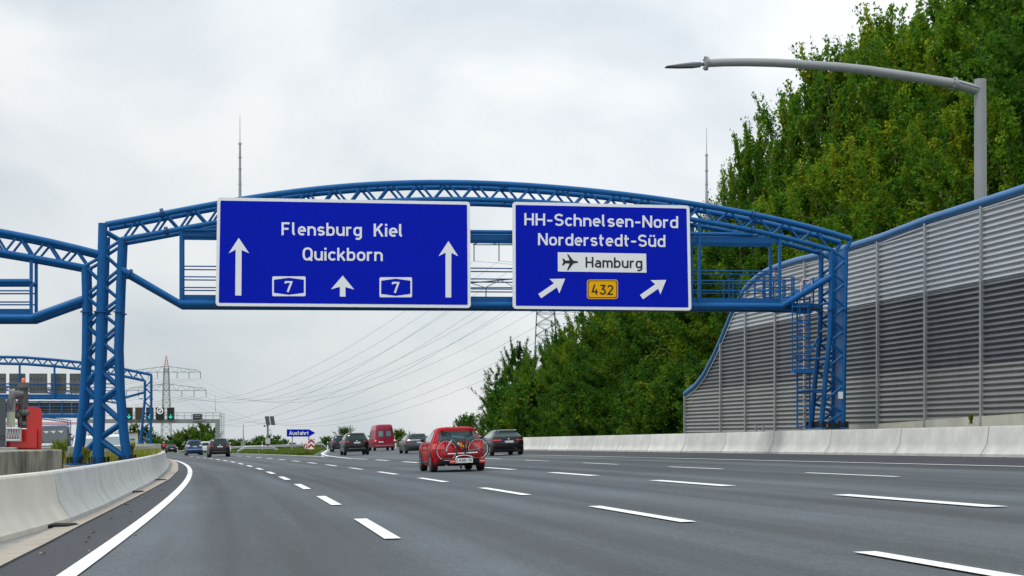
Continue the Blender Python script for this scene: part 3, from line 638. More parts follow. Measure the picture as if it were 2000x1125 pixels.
def flat(root, name, pts, m, dz=0.010):
    mb = MB(); mb.poly([sp_(*p) - gn * dz for p in pts]); return mb.build(name, m, root)
def txt(root, t, xa, ya, xb, yb, cap_px, m, w=1.0, dz=0.010):
    a, b = sp_(xa, ya), sp_(xb, yb); cap = (sp_(xa, ya - cap_px) - a).z; return lettering(root, t, a, b, cap, -gn, m, w=w, dz=dz)
z3 = lambda x, y: (400 + x / 3.3333, 340 + y / 3.3333)
z4 = lambda x, y: (900 + x / 3.3333, 340 + y / 3.3333)
sg = thing('direction_sign', 'wide blue sign reading Flensburg Kiel Quickborn with three upward arrows', 'road sign', sp_(670, 597))
sign_quad(sg, [(424.5, 385.5), (918, 394), (919.5, 601.5), (421, 597.5)])
txt(sg, 'Flensburg', *z3(500, 398), *z3(1022, 404), 25.2, SIGNWHITE, 1.07)
txt(sg, 'Kiel', *z3(1100, 406), *z3(1293, 409), 25.0, SIGNWHITE, 1.07)
txt(sg, 'Quickborn', *z3(637, 562), *z3(1158, 566), 25.2, SIGNWHITE, 1.07)
flat(sg, 'arrow', [z3(*p) for p in ((221, 416), (289, 516), (240, 494), (238, 791), (198, 790), (201, 492), (155, 516))][::-1], SIGNWHITE)
flat(sg, 'arrow', [z3(*p) for p in ((1586, 436), (1650, 535), (1605, 513), (1604, 804), (1567, 803), (1567, 511), (1521, 535))][::-1], SIGNWHITE)
flat(sg, 'arrow', [z3(*p) for p in ((898, 661), (973, 752), (915, 735), (916, 798), (879, 797), (880, 734), (821, 750))][::-1], SIGNWHITE)
for x0, y0, x1, y1, s0, s1, t0, b0 in ((439, 666, 656, 795, 522, 571, 697, 767), (1137, 672, 1349, 802, 1220, 1267, 702, 773)):
    sh = flat(sg, 'route_shield', [(z3(x0, y0)[0] + p[0] / 3.3333, z3(x0, y1)[1] - p[1] / 3.3333) for p in rounded(x1 - x0, y1 - y0, 9)], SIGNWHITE)
    xm = (x0 + x1) / 2
    mb = MB(); mb.poly([sp_(*z3(*p)) - gn * 0.014 for p in ((x0 + 11, y1 - 22), (xm, y1 - 9), (x1 - 11, y1 - 22), (x1 - 11, y0 + 22), (xm, y0 + 9), (x0 + 11, y0 + 22))]); mb.build('shield_field', SIGNBLUE, sh)
    txt(sh, '7', *z3(s0, b0), *z3(s1, b0 + 1), (b0 - t0) / 3.3333, SIGNWHITE, 1.1, 0.018)
sg = thing('direction_sign', 'narrower blue exit sign reading HH-Schnelsen-Nord Norderstedt-S\u00fcd Hamburg 432 with slanting arrows', 'road sign', sp_(1175, 603))
sign_quad(sg, [(1001, 394), (1346.5, 401.5), (1350.5, 606.5), (1001.5, 603)])
txt(sg, 'HH-Schnelsen-Nord', *z4(414, 333), *z4(1414, 352), 23.6, SIGNWHITE, 1.07)
txt(sg, 'Norderstedt-S\u00fcd', *z4(503, 463), *z4(1331, 475), 23.6, SIGNWHITE, 1.07)
pl = flat(sg, 'destination_panel', [z4(*p) for p in ((632, 634), (1209, 642), (1206, 518), (631, 509))], SIGNWHITE)
txt(pl, 'Hamburg', *z4(812, 608), *z4(1181, 613), 20.5, SIGNBLACK, 1.1, 0.015)
mb = MB()
pl_pts = [(766, 573), (757, 567), (733, 564), (700, 523), (692, 521), (708, 563), (681, 562), (668, 550), (660, 550), (667, 572), (659, 594), (668, 595), (681, 581), (708, 583), (690, 626), (698, 627), (733, 582), (757, 579)]
c = (712, 573); q = [sp_(*z4(*p)) - gn * 0.016 for p in pl_pts]; mb.add(q, [tuple(range(len(q)))[::-1]]); mb.build('aeroplane_symbol', SIGNBLACK, pl)
for tip, ca, cb, e0, e1 in (((679, 681), (577, 683), (641, 777), (504, 781), (523, 808)), ((1337, 689), (1236, 691), (1299, 783), (1166, 787), (1186, 815))):
    T_, A_, B_, E0, E1 = [np.array(p, float) for p in (tip, ca, cb, e0, e1)]; d = (T_ - (E0 + E1) / 2); d /= np.linalg.norm(d); base = A_ + (B_ - A_) * 0.5
    h0 = E0 + d * np.dot(base + d * 9 - E0, d); h1 = E1 + d * np.dot(base + d * 9 - E1, d)
    flat(sg, 'arrow', [z4(*p) for p in (T_, A_, h0, E0, E1, h1, B_)], SIGNWHITE)
x0, y0, x1, y1 = 821, 687, 1023, 813
def rr(ins, r): return [(z4(x0 + ins, y0)[0] + p[0] / 3.3333, z4(x0, y1 - ins)[1] - p[1] / 3.3333) for p in rounded(x1 - x0 - 2 * ins, y1 - y0 - 2 * ins, r)]
sh = flat(sg, 'route_shield', rr(0, 17), YELLOW)
for ins, m_, dz in ((6, SIGNBLACK, 0.013), (11, YELLOW, 0.016)):
    mb = MB(); mb.poly([sp_(*p) - gn * dz for p in rr(ins, 13)]); mb.build('shield_border' if m_ is SIGNBLACK else 'shield_field', m_, sh)
txt(sh, '432', *z4(851, 784), *z4(994, 787), 19.5, SIGNBLACK, 1.02, 0.020)

# ------------------------------------------------------------------ noise wall
def wx(y): return 28.0 - 0.176 * y
WTOP = [(95, 9.5)]
def wall_top(px, py):                 # photo pixel -> (Y, z) on the wall line
    Y = F * 28.0 / ((px - CX) + 616.0); return Y, CAMH - (py - HY) * Y / F
WT = sorted([wall_top(*p) for p in ((2000, 372), (1923, 397), (1813, 431), (1719, 467), (1655, 487), (1600, 501), (1560, 510), (1525, 521), (1500, 531), (1480, 544), (1460, 564), (1445, 589), (1432, 616), (1415, 658), (1400, 692), (1380, 731), (1362, 754), (1341, 770))])
WY = [30, 45] + [w[0] for w in WT]; WZ = [9.65, 9.6] + [w[1] for w in WT]
def wtop(y): return float(np.interp(y, WY, WZ))
def wbase(y): return float(np.interp(y, [30, 60.6, 86, 103], [2.2, 1.85, 1.28, 1.05]))
wdir = Vector((-0.176, 1, 0)).normalized(); wnrm = Vector((-1, -0.176, 0)).normalized()   # towards the road
YEND = WT[-1][0]
nw = thing('noise_barrier', 'tall corrugated metal noise wall with grey posts and blue top pipe sweeping down', 'noise wall', (wx(YEND), YEND, 0.3))
posts = [63.7 - 4.9 * i for i in range(1, 7)][::-1] + [63.7, 68.6, 73.4, 77.9, 82.2, 86.4, 91.1, 95.4, YEND]
PITCH = 0.205
def corr(z):
    f = (z / PITCH) % 1.0
    return 0.10 * float(np.interp(f, [0, 0.10, 0.22, 0.38, 1.0], [0, 0, 1, 1, 0]))
for a, b in zip(posts[:-1], posts[1:]):
    n = 2 if b < 78 else 14
    ysv = [a + (b - a) * i / n for i in range(n + 1)]
    bounds = [(None, 3.62, WALL_M), (3.62, 6.55, WALL_D), (6.55, None, WALL_L)]  # three tone bands: mid grey below, darkest in the middle, palest on top
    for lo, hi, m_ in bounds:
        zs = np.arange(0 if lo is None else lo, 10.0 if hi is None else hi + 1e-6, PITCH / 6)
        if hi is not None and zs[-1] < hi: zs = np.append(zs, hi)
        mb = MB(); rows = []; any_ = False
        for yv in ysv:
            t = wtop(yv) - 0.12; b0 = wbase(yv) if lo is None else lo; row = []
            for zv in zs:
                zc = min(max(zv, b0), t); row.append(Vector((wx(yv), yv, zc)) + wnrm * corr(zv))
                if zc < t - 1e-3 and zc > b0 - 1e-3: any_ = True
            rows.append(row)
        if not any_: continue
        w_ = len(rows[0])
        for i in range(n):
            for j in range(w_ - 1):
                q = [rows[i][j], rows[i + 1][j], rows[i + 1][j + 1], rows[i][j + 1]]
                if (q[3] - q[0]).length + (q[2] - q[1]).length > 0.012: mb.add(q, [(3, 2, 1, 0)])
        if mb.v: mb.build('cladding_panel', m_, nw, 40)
for p in posts:
    mb = MB(); zb, zt = gz(wx(p)) - 0.2, wtop(p) - 0.1 if p < YEND - 0.1 else wtop(YEND) - 0.05
    mb.box(Vector((wx(p), p, (zb + zt) / 2)) + wnrm * 0.08, (0.17, 0.14, zt - zb), Matrix.Rotation(math.atan2(wdir.y, wdir.x) - math.pi / 2, 3, 'Z')); mb.build('post', GALV, nw)
mb = MB(); ys_ = list(np.linspace(34, 78, 10)) + list(np.linspace(79, YEND, 40)); mb.tube([Vector((wx(q), q, wtop(q) + 0.03)) + wnrm * 0.05 for q in ys_], 0.17, 12); mb.build('top_pipe', RAILBLUE, nw, 50)
mb = MB(); mb.tube([Vector((wx(q), q, wtop(q) - 0.2)) + wnrm * 0.09 for q in ys_], 0.03, 4); mb.build('edge_trim', SIGNWHITE, nw)
rows = []
for q in np.linspace(34, YEND + 0.1, 12): rows.append([Vector((wx(q), q, -0.3)) + wnrm * 0.14, Vector((wx(q), q, wbase(q) + 0.02)) + wnrm * 0.14, Vector((wx(q), q, wbase(q) + 0.02)) - wnrm * 0.1, Vector((wx(q), q, -0.3)) - wnrm * 0.1])
mb = MB(); mb.grid(rows); mb.add(rows[0], [(0, 1, 2, 3)]); mb.add(rows[-1], [(3, 2, 1, 0)]); mb.build('concrete_base', CONCBASE, nw)
# two grey stub posts and a black hose on the barrier
for px in (1476, 1491):
    q = P(px, 843, 78.2); mb = MB(); mb.tube([q - Z * 0.5, q + Z * 0.24], 0.04, 8); mb.tube([q + Z * 0.24, q + Z * 0.30], 0.055, 8); o = mb.build('bollard', GALV, None, 50, org=q - Z * 0.5); tag(o, 'short grey steel post standing between barrier and noise wall', 'post', 'short steel posts behind the barrier')

# ------------------------------------------------------------------ street lamp over the noise wall
LP0 = Vector((17.35, 66.3, 0)); ln_ = Vector((-0.17, 1, 0)).normalized()
def lq(px, py): return onplane(px, py, LP0, ln_)
lp = thing('street_lamp', 'grey street lamp with long curved arm reaching over the noise wall', 'street lamp', (lq(1915, 400).x, lq(1915, 400).y, 0.3))
mb = MB(); b = lq(1916, 400); t = lq(1914.5, 155); mb.tube([Vector((b.x, b.y, 0.2)), t], [0.25, 0.215], 20); mb.build('pole', POLEGREY, lp, 40)
ap = [(1916, 178), (1863, 163.5), (1806, 154), (1748, 145), (1694, 137), (1640, 131), (1568, 125.8), (1514, 122.7), (1460, 121.6), (1415, 122), (1379, 123.7)]
mb = MB(); mb.tube([lq(*p) for p in ap], [0.19, 0.185] + [0.175 - 0.004 * i for i in range(9)], 16); mb.build('arm', POLEGREY, lp, 40)
for p, d, r in (((1863, 163.5), (0.97, -0.25), 0.25), ((1379, 123.7), (1, 0.0), 0.26)):
    mb = MB(); c = lq(*p); dd = Vector((d[0] * 0.985, d[0] * 0.167, d[1])).normalized(); mb.tube([c - dd * 0.035, c + dd * 0.035], r, 16)
    for a in range(8):
        e = Z.cross(dd).normalized(); q = c + (e * math.cos(a * .785) + e.cross(dd) * math.sin(a * .785)) * r * 0.85; mb.tube([q - dd * 0.08, q + dd * 0.08], 0.025, 6)
    mb.build('flange', POLEGREY, lp, 40)
mb = MB(); e = lq(1872, 163); w_ = lq(1912, 175); mb.tube([e + Vector((0, -0.19, 0.02)), w_ + Vector((0, -0.2, 0.02))], 0.02, 6); mb.build('gusset', POLEGREY, lp)
mb = MB(); a = lq(1375, 124.5); b = lq(1300, 129.5); u = (b - a).normalized(); v = u.cross(Z).normalized(); w_ = v.cross(u)
rows = []
for f_, hw, hh in ((0, .05, .05), (.06, .06, .05), (.09, .16, .075), (.3, .19, .085), (.65, .19, .06), (.95, .18, .026), (1.0, .16, .015)):
    c = a + (b - a) * f_; rows.append([c + v * hw * x + w_ * (hh * z_ - 0.02) for x, z_ in ((-1, -1), (1, -1), (1, 0.2), (0.6, 1), (-0.6, 1), (-1, 0.2), (-1, -1))])
mb.grid(rows); mb.poly(rows[-1][:-1]); mb.build('lamp_head', mat('lamp head', (0.09, 0.10, 0.11), 0.4, 0.4), lp, 40)

# ------------------------------------------------------------------ trees
def np_mesh(name, v, f4, m, tint=None, rep=4):
    me = bpy.data.meshes.new(name); n = len(v); k = len(f4)
    me.vertices.add(n); me.vertices.foreach_set('co', np.asarray(v, np.float32).ravel())
    me.loops.add(k * 4); me.loops.foreach_set('vertex_index', np.asarray(f4, np.int32).ravel())
    me.polygons.add(k); me.polygons.foreach_set('loop_start', np.arange(k, dtype=np.int32) * 4)
    if tint is not None:
        at = me.attributes.new('tint', 'FLOAT', 'POINT'); at.data.foreach_set('value', np.repeat(tint, rep).astype(np.float32))
    me.update(); me.validate(); me.materials.append(m); return me
def tree_meshes(seed, H, RAD, base, nl, leaf, style, m):
    rg = np.random.default_rng(seed); tr = MB()
    wob = rg.normal(0, 0.02 * H, (6, 2)); wob[0] = 0
    tp = [Vector((wob[i][0] * i / 5, wob[i][1] * i / 5, H * 0.93 * i / 5)) for i in range(6)]
    r0 = 0.012 * H + 0.05; tr.tube(tp, [r0 * (1 - 0.17 * i) for i in range(6)], 7)
    def trunk_at(h):
        f = min(max(h / (H * 0.93) * 5, 0), 4.999); i = int(f); return tp[i].lerp(tp[i + 1], f - i)
    nlimb = 44 if style == 'poplar' else 38
    if style == 'bush': nlimb = 34
    C, T, W = [], [], []
    for i in range(nlimb):
        f = (i + rg.uniform(0, 1)) / nlimb; h = base * H + f * (0.95 - base) * H; az = i * 2.4 + rg.normal(0, 0.4)
        fr = (h / H - base) / (1 - base)
        if style == 'poplar': env = RAD * (0.55 + 0.9 * fr) * (1 - fr) ** 0.55 * 1.25; el = R(rg.uniform(38, 66)) + fr * 0.25
        elif style == 'round': env = RAD * math.sqrt(max(0.05, 1 - (1.75 * fr - 0.72) ** 2 * 0.85)); el = R(rg.uniform(5, 50)) + fr * 0.5
        else: env = RAD * (1.0 - 0.55 * fr); el = R(rg.uniform(10, 62)) + fr * 0.4
        ln_l = env * (rg.uniform(0.62, 1.42) if style == 'poplar' else rg.uniform(0.7, 1.28)) / max(0.45, math.cos(el)) ; ln_l = min(ln_l, env * 1.55)
        d = Vector((math.cos(az) * math.cos(el), math.sin(az) * math.cos(el), math.sin(el))); s0 = trunk_at(h * (0.97 if style != 'poplar' else 0.86)); 
        mid = s0 + d * ln_l * 0.5 + Vector((0, 0, 0.04 * ln_l)); e = s0 + d * ln_l + Vector((0, 0, (0.10 if style == 'poplar' else -0.06) * ln_l))
        rl = r0 * 0.36 * (1 - 0.6 * f); tr.tube([s0, mid, e], [rl, rl * 0.6, rl * 0.2], 5, cap=False)
        lt = rg.normal(0.46, 0.17)
        nt_ = 10 if style == 'poplar' else 9
        dens = rg.uniform(0.5, 1.5)
        for k in range(nt_):
            q = rg.uniform(0.22, 1.0); p = s0.lerp(mid, q * 2) if q < 0.5 else mid.lerp(e, q * 2 - 1)
            td = (d * 0.8 + Vector(rg.normal(0, 0.62, 3)) + Vector((0, 0, 0.35 if style == 'poplar' else 0.1))).normalized(); tl = env * rg.uniform(0.16, 0.42) + 0.25
            if k == 0: p = e; td = (d + Vector(rg.normal(0, 0.2, 3)) + Vector((0, 0, .3))).normalized(); tl *= 1.5
            te = p + td * tl
            if k == 1 and style == 'poplar': p = mid.lerp(e, rg.uniform(.3, .9)); td = (d * .5 + Vector(rg.normal(0, .25, 3)) + Vector((0, 0, .9))).normalized(); tl = env * rg.uniform(.4, .65)
            if k % 3 == 0: tr.tube([p, te], [rl * 0.3, rl * 0.08], 4, cap=False)
            cnt = max(3, int(nl / (nlimb * nt_) * rg.uniform(0.6, 1.4) * (0.55 + 0.45 * env / RAD) * dens))
            u = rg.uniform(0.05, 1.05, cnt); sp_r = (0.06 * tl + 0.045 * RAD / 3) if style == 'poplar' else (0.08 * tl + 0.075 * RAD / 3)
            if k < 2: sp_r = .05 * tl + .06
            c = np.array(p)[None] + u[:, None] * np.array(td * tl)[None] + rg.normal(0, sp_r, (cnt, 3)) * np.array([1, 1, 0.8])
            C.append(c); T.append(np.clip(rg.normal(lt + 0.18 * (q - 0.5), 0.08) + rg.normal(0, 0.10, cnt), 0, 1))
    C = np.concatenate(C); T = np.concatenate(T); ok = C[:, 2] > 0.05; C, T = C[ok], T[ok]; n = len(C)
    nr = rg.normal(0, 1, (n, 3)) + np.array([0, 0, 0.7]); nr /= np.linalg.norm(nr, axis=1)[:, None]
    a = rg.normal(0, 1, (n, 3)); u = np.cross(nr, a); u /= np.linalg.norm(u, axis=1)[:, None]; w = np.cross(nr, u)
    hq = float(np.quantile(C[:, 2], 0.997)); 
    ls = leaf * rg.uniform(0.55, 1.35, n)[:, None]
    v = np.stack([C - u * ls * 0.62, C + w * ls * 0.36 + nr * ls * 0.07, C + u * ls * 0.62, C - w * ls * 0.36 + nr * ls * 0.07], 1).reshape(-1, 3)
    f4 = np.arange(n * 4).reshape(-1, 4)
    cme = np_mesh('crown', v, f4, m, T)
    tme = bpy.data.meshes.new('trunk'); tme.from_pydata([tuple(x) for x in tr.v], [], tr.f); tme.materials.append(BARK); tme.shade_smooth()
    return (tme, cme), hq
PROT = {}
for k, a in {
    'poplar1': (11, 22, 4.6, 0.10, 50000, 0.21, 'poplar', LEAF_A), 'poplar2': (12, 22, 5.2, 0.08, 52000, 0.21, 'poplar', LEAF_A),
    'round1': (21, 11, 4.2, 0.06, 38000, 0.21, 'round', LEAF_B), 'round2': (22, 11, 3.8, 0.05, 36000, 0.21, 'round', LEAF_B), 'round3': (23, 11, 4.4, 0.05, 38000, 0.21, 'round', LEAF_B),
    'bush1': (31, 4, 2.4, 0.02, 11000, 0.20, 'bush', LEAF_B), 'bush2': (32, 4, 2.2, 0.02, 10000, 0.20, 'bush', LEAF_B),
    'sparse1': (41, 8, 2.6, 0.25, 3200, 0.30, 'poplar', LEAF_B)}.items(): PROT[k] = tree_meshes(*a)
trg = random.Random(5)
def tree(kind, x, y, H, label, group, wide=1.0, name='tree', cat='tree', z=None, rot=None):
    (tm, cm), h0 = PROT[kind]; s = H / h0
    t = bpy.data.objects.new(name, None); COL.objects.link(t); z = gz(x, y) - 0.1 if z is None else z
    t.location = (x, y, z); t.rotation_euler = (0, 0, trg.uniform(0, 6.28) if rot is None else rot); t.scale = (s * wide, s * wide, s)
    tag(t, label, cat, group)
    for nm, me in (('trunk', tm), ('crown', cm)):
        o = bpy.data.objects.new(nm, me); COL.objects.link(o); o.parent = t
    return t
def treepx(kind, px, topy, Y, label, group, wide=1.0, **k):
    X = (px - CX) * Y / F; zt = CAMH - (topy - HY) * Y / F; g0 = gz(X, Y) - 0.1; return tree(kind, X, Y, zt - g0, label, group, wide, z=g0, **k)
TG = 'tall loose trees towering behind the noise wall'; TL = 'tall loose yellow-green tree towering behind the noise wall'
for i, (px, ty, Y, w) in enumerate([(1438, 322, 124, .55), (1482, 262, 121, .55), (1538, 180, 118, .66), (1614, 104, 115, .74), (1688, 62, 112, .70), (1748, 28, 108, .74), (1815, 44, 104, .8), (1885, -8, 100, .85), (1960, -60, 94, .95), (2050, -80, 88, .95),
        (1470, 395, 110, .95), (1560, 330, 106, .95), (1650, 290, 102, 1.0), (1745, 240, 98, 1.0), (1835, 280, 94, 1.0), (1925, 200, 90, 1.0), (2010, 160, 87, 1.0), (1670, 200, 126, .9), (1760, 150, 122, 1.0), (1880, 100, 114, 1.0), (1690, 390, 96, 1.0), (1800, 400, 91, 1.0), (1400, 405, 128, .55), (1540, 310, 130, .7)]):
    treepx('poplar1' if i % 2 else 'poplar2', px, ty, Y, TL, TG, w)
TG2 = 'dense trees beyond the outer barrier'; TL2 = 'dense dark green tree in the wood beyond the outer concrete barrier'
for i, (px, ty, Y, w) in enumerate([(984, 715, 196, .8), (1012, 668, 188, .6), (1040, 684, 180, .7), (1068, 672, 176, .6), (1094, 640, 168, .6), (1122, 622, 163, .65), (1158, 606, 156, .75), (1200, 575, 148, .85), (1245, 545, 140, .9), (1292, 510, 133, .9), (1338, 460, 127, .8), (1378, 432, 121, .75),
                                 (1090, 715, 152, .9), (1140, 695, 144, 1.), (1200, 660, 137, 1.1), (1255, 640, 131, 1.1), (1310, 600, 125, 1.1), (1365, 560, 118, 1.1), (1420, 500, 113, 1.1), (1040, 740, 162, .9), (1330, 520, 140, 1.1), (1250, 600, 150, 1.1), (1000, 765, 178, .8), (965, 770, 200, .6)]):
    treepx(('round1', 'round2', 'round3')[i % 3], px, ty, Y, TL2, TG2, w)
TG3 = 'bushes along the outer barrier'; TL3 = 'low leafy bush filling the foot of the wood behind the outer barrier'
for i in range(26):
    px = 992 + i * 17; Y = F * 31.0 / ((px - CX) + 616) - 2 + trg.uniform(-2, 2); treepx(('bush1', 'bush2')[i % 2], px, 790 - trg.uniform(0, 55) - max(0, (px - 1150) * 0.15), Y, TL3, TG3, 1.0, name='bush', cat='bush')
for i, (px, ty, Y, k, w) in enumerate([(920, 806, 215, 'sparse1', 1.5), (905, 812, 225, 'round2', 1.0), (945, 816, 208, 'round1', .9), (868, 836, 235, 'bush1', 1.6), (972, 800, 204, 'round3', .8)]):
    treepx(k, px, ty, Y, ['sparse tree against the sky above the red hatchback', 'small leafy tree just above the roof of the red hatchback', 'leafy tree at the low far end of the wood', 'low bush above the silver estate car', 'bushy tree where the wood starts above the black estate'][i], None, w)
for i, (px, ty, Y, k, w) in enumerate([(672, 832, 262, 'sparse1', 1.7), (640, 852, 268, 'bush1', 1.7), (700, 848, 262, 'bush2', 1.6), (780, 838, 240, 'bush1', 1.3), (800, 845, 235, 'bush2', 1.3), (655, 855, 258, 'bush2', 1.5)]):
    treepx(k, px, ty, Y, ['sparse little tree rising above the two dark off-roaders', 'low bush beside the chevron board', 'bush between the dark off-roader and the red van', 'leafy bush just right of the red van', 'bush behind the silver estate', 'low bush behind the farthest dark off-roader'][i], None, w, **({} if k == 'sparse1' else dict(name='bush', cat='bush')))
TL4 = 'green tree in the distant row behind the signal gantry'; TG4 = 'trees in the distant row behind the signal gantry'
for i, (px, ty, Y, k, w) in enumerate([(262, 826, 330, 'round1', 1.1), (285, 832, 326, 'round2', 1.2), (305, 846, 322, 'round3', 1.3), (332, 850, 330, 'round1', 1.4), (352, 840, 335, 'round2', 1.3), (372, 830, 332, 'round3', 1.2), (395, 824, 330, 'round1', 1.2), (415, 834, 333, 'round2', 1.1), (345, 856, 318, 'bush1', 1.4), (318, 858, 316, 'bush2', 1.4), (378, 856, 318, 'bush2', 1.4), (240, 840, 330, 'round2', 1.2), (215, 845, 336, 'round3', 1.2), (180, 848, 340, 'round1', 1.2), (150, 850, 340, 'round2', 1.3), (408, 846, 322, 'bush1', 1.5), (298, 856, 315, 'bush1', 1.4)]):
    treepx(k, px, ty, Y, TL4, TG4, w)
TL5 = 'low dark tree on the far skyline behind the crash rail'; TG5 = 'low trees on the far skyline'
for i, (px, ty, Y, k, w) in enumerate([(430, 858, 430, 'round1', 1.8), (452, 857, 430, 'round2', 1.8), (474, 856, 420, 'round3', 1.8), (496, 858, 430, 'round1', 1.8), (506, 851, 400, 'round2', 1.4), (523, 848, 395, 'round3', 1.4), (540, 850, 395, 'round1', 1.4), (556, 857, 400, 'round2', 1.4), (440, 862, 380, 'bush1', 2.0), (485, 862, 380, 'bush2', 2.0), (462, 861, 384, 'bush2', 2.0), (570, 864, 400, 'bush1', 1.6), (510, 860, 372, 'bush1', 2.0), (535, 860, 372, 'bush2', 2.0), (590, 866, 420, 'bush2', 2.4), (612, 865, 420, 'bush1', 2.4), (630, 862, 410, 'bush1', 2.2)]):
    treepx(k, px, ty, Y, TL5, TG5, w)
# ------------------------------------------------------------------ vehicles
def heading(y): return -(0.150 + 2 * 0.00025 * y)
def road_frame(slope, flip=False):
    f = Vector((slope, 1, BANK * slope)).normalized()
    if flip: f = -f
    up = Vector((-BANK, 0, 1)).normalized(); r = f.cross(up).normalized(); up = r.cross(f)
    return Matrix((r, f, up)).transposed()
class Car:
    # horizontal slices: (z, y of tail, y of nose, half width); y forward, tail at 0
    def __init__(s, lv, n=5.0): s.lv = lv; s.n = n
    def at(s, z):
        zs = [l[0] for l in s.lv]; return [float(np.interp(z, zs, [l[i] for l in s.lv])) for i in (1, 2, 3)]
    def rear(s, x, z, off=0.0):
        a, b, w = s.at(z); m, h = (a + b) / 2, (b - a) / 2; t = max(0.0, 1 - min(1, abs(x / w)) ** s.n); return Vector((x, m - h * (1 - (1 - t ** (1 / s.n)) * s.k(b - a)) - off, z))
    def k(s, ln): return min(1.0, 0.85 / max(0.3, ln / 2)) 
    def front(s, x, z, off=0.0):
        a, b, w = s.at(z); m, h = (a + b) / 2, (b - a) / 2; t = max(0.0, 1 - min(1, abs(x / w)) ** s.n); return Vector((x, m + h * (1 - (1 - t ** (1 / s.n)) * s.k(b - a)) + off, z))
    def side(s, sd, y, z, off=0.0):
        a, b, w = s.at(z); e = 0.85 * 0.5; f = 1.0
        d = min(y - a, b - y)
        if d < e: u = 1 - max(0.0, d) / e; f = max(0.0, 1 - u ** s.n) ** (1 / s.n)
        return Vector((sd * (w * f + off), y, z))
    def ring(s, z):
        a, b, w = s.at(z); q = []
        xs = [-1, -.985, -.95, -.88, -.75, -.5, -.2, .2, .5, .75, .88, .95, .985, 1]
        for x in xs: q.append(s.rear(x * w, z))
        ya, yb = q[-1].y, s.front(w, z).y
        for f in np.linspace(0, 1, 9)[1:-1]: q.append(Vector((w * 1.0, ya + (yb - ya) * f, z)))
        for x in xs[::-1]: q.append(s.front(x * w, z))
        for f in np.linspace(1, 0, 9)[1:-1]: q.append(Vector((-w, ya + (yb - ya) * f, z)))
        return q
    def body(s, m, root, name='body'):
        mb = MB(); zs = []
        for (z0, *_), (z1, *_) in zip(s.lv[:-1], s.lv[1:]):
            k = max(1, int((z1 - z0) / 0.06)); zs += [z0 + (z1 - z0) * i / k for i in range(k)]
        zs.append(s.lv[-1][0]); rows = []
        for z in zs: r = s.ring(z); rows.append(r + [r[0]])
        mb.grid(rows); mb.poly(rows[-1][:-1]); mb.poly(rows[0][:-1][::-1])
        return mb.build(name, m, root, 38)
    def rpatch(s, root, name, m, x0, x1, z0, z1, off=0.008, top=None, front=False, rel=False, nx=10, nz=6):
        f_ = s.front if front else s.rear; mb = MB(); rows = []
        for j in range(nz + 1):
            z = z0 + (z1 - z0) * j / nz; w = s.at(z)[2]; a, b = x0, x1
            if top is not None: f = j / nz; a, b = x0 + (top[0] - x0) * f, x1 + (top[1] - x1) * f
            if rel: a, b = a * w, b * w
            rows.append([f_(a + (b - a) * i / nx, z, off) for i in range(nx + 1)])
        mb.grid(rows if not front else [r[::-1] for r in rows]); return mb.build(name, m, root)
    def spatch(s, root, name, m, sd, y0, y1, z0, z1, top=None, off=0.008, ny=8, nz=5):
        mb = MB(); rows = []
        for j in range(nz + 1):
            z = z0 + (z1 - z0) * j / nz; f = j / nz; a, b = (y0, y1) if top is None else (y0 + (top[0] - y0) * f, y1 + (top[1] - y1) * f)
            rows.append([s.side(sd, a + (b - a) * i / ny, z, off) for i in range(ny + 1)])
        mb.grid([r[::-1] for r in rows] if sd > 0 else rows); return mb.build(name, m, root)
    def arch(s, root, yc, r, zc, m=None):
        for sd in (-1, 1):
            mb = MB(); c = s.side(sd, yc, max(zc, s.lv[0][0] + .02), 0.006); pts = [s.side(sd, yc + r * math.cos(a), max(zc + r * math.sin(a), s.lv[0][0] + 0.005), 0.006) for a in np.linspace(0, math.pi, 15)]
            mb.add([c] + pts, [(0, i, i + 1) for i in range(1, 15)]); mb.build('wheel_arch', m or DARKPL, root)
def wheel(root, x, y, r, w, sd, rim=RIM):
    mb = MB(); X = Vector((1, 0, 0)); c = Vector((x, y, r)); prof = [(-w / 2, r * .62), (-w / 2, r * .9), (-w / 2 + .03, r), (w / 2 - .03, r), (w / 2, r * .9), (w / 2, r * .62)]
    rows = [[c + X * o + Vector((0, math.cos(a) * q, math.sin(a) * q)) for a in np.linspace(0, 2 * math.pi, 21)] for o, q in prof]
    mb.grid(rows); t = mb.build('wheel', RUBBER, root, 40)
    mb = MB(); mb.tube([c - X * (w / 2 - 0.02), c + X * (w / 2 - .012)], r * .62, 18)
    for k in range(5):
        a = k * 1.2566; e = Vector((0, math.cos(a), math.sin(a))); mb.box(c + X * sd * (w / 2 - .004) + e * r * .32, (0.02, r * .16, r * .5), Matrix.Rotation(a + math.pi / 2, 3, 'X'))
    o = mb.build('rim', rim, t, 40); return t
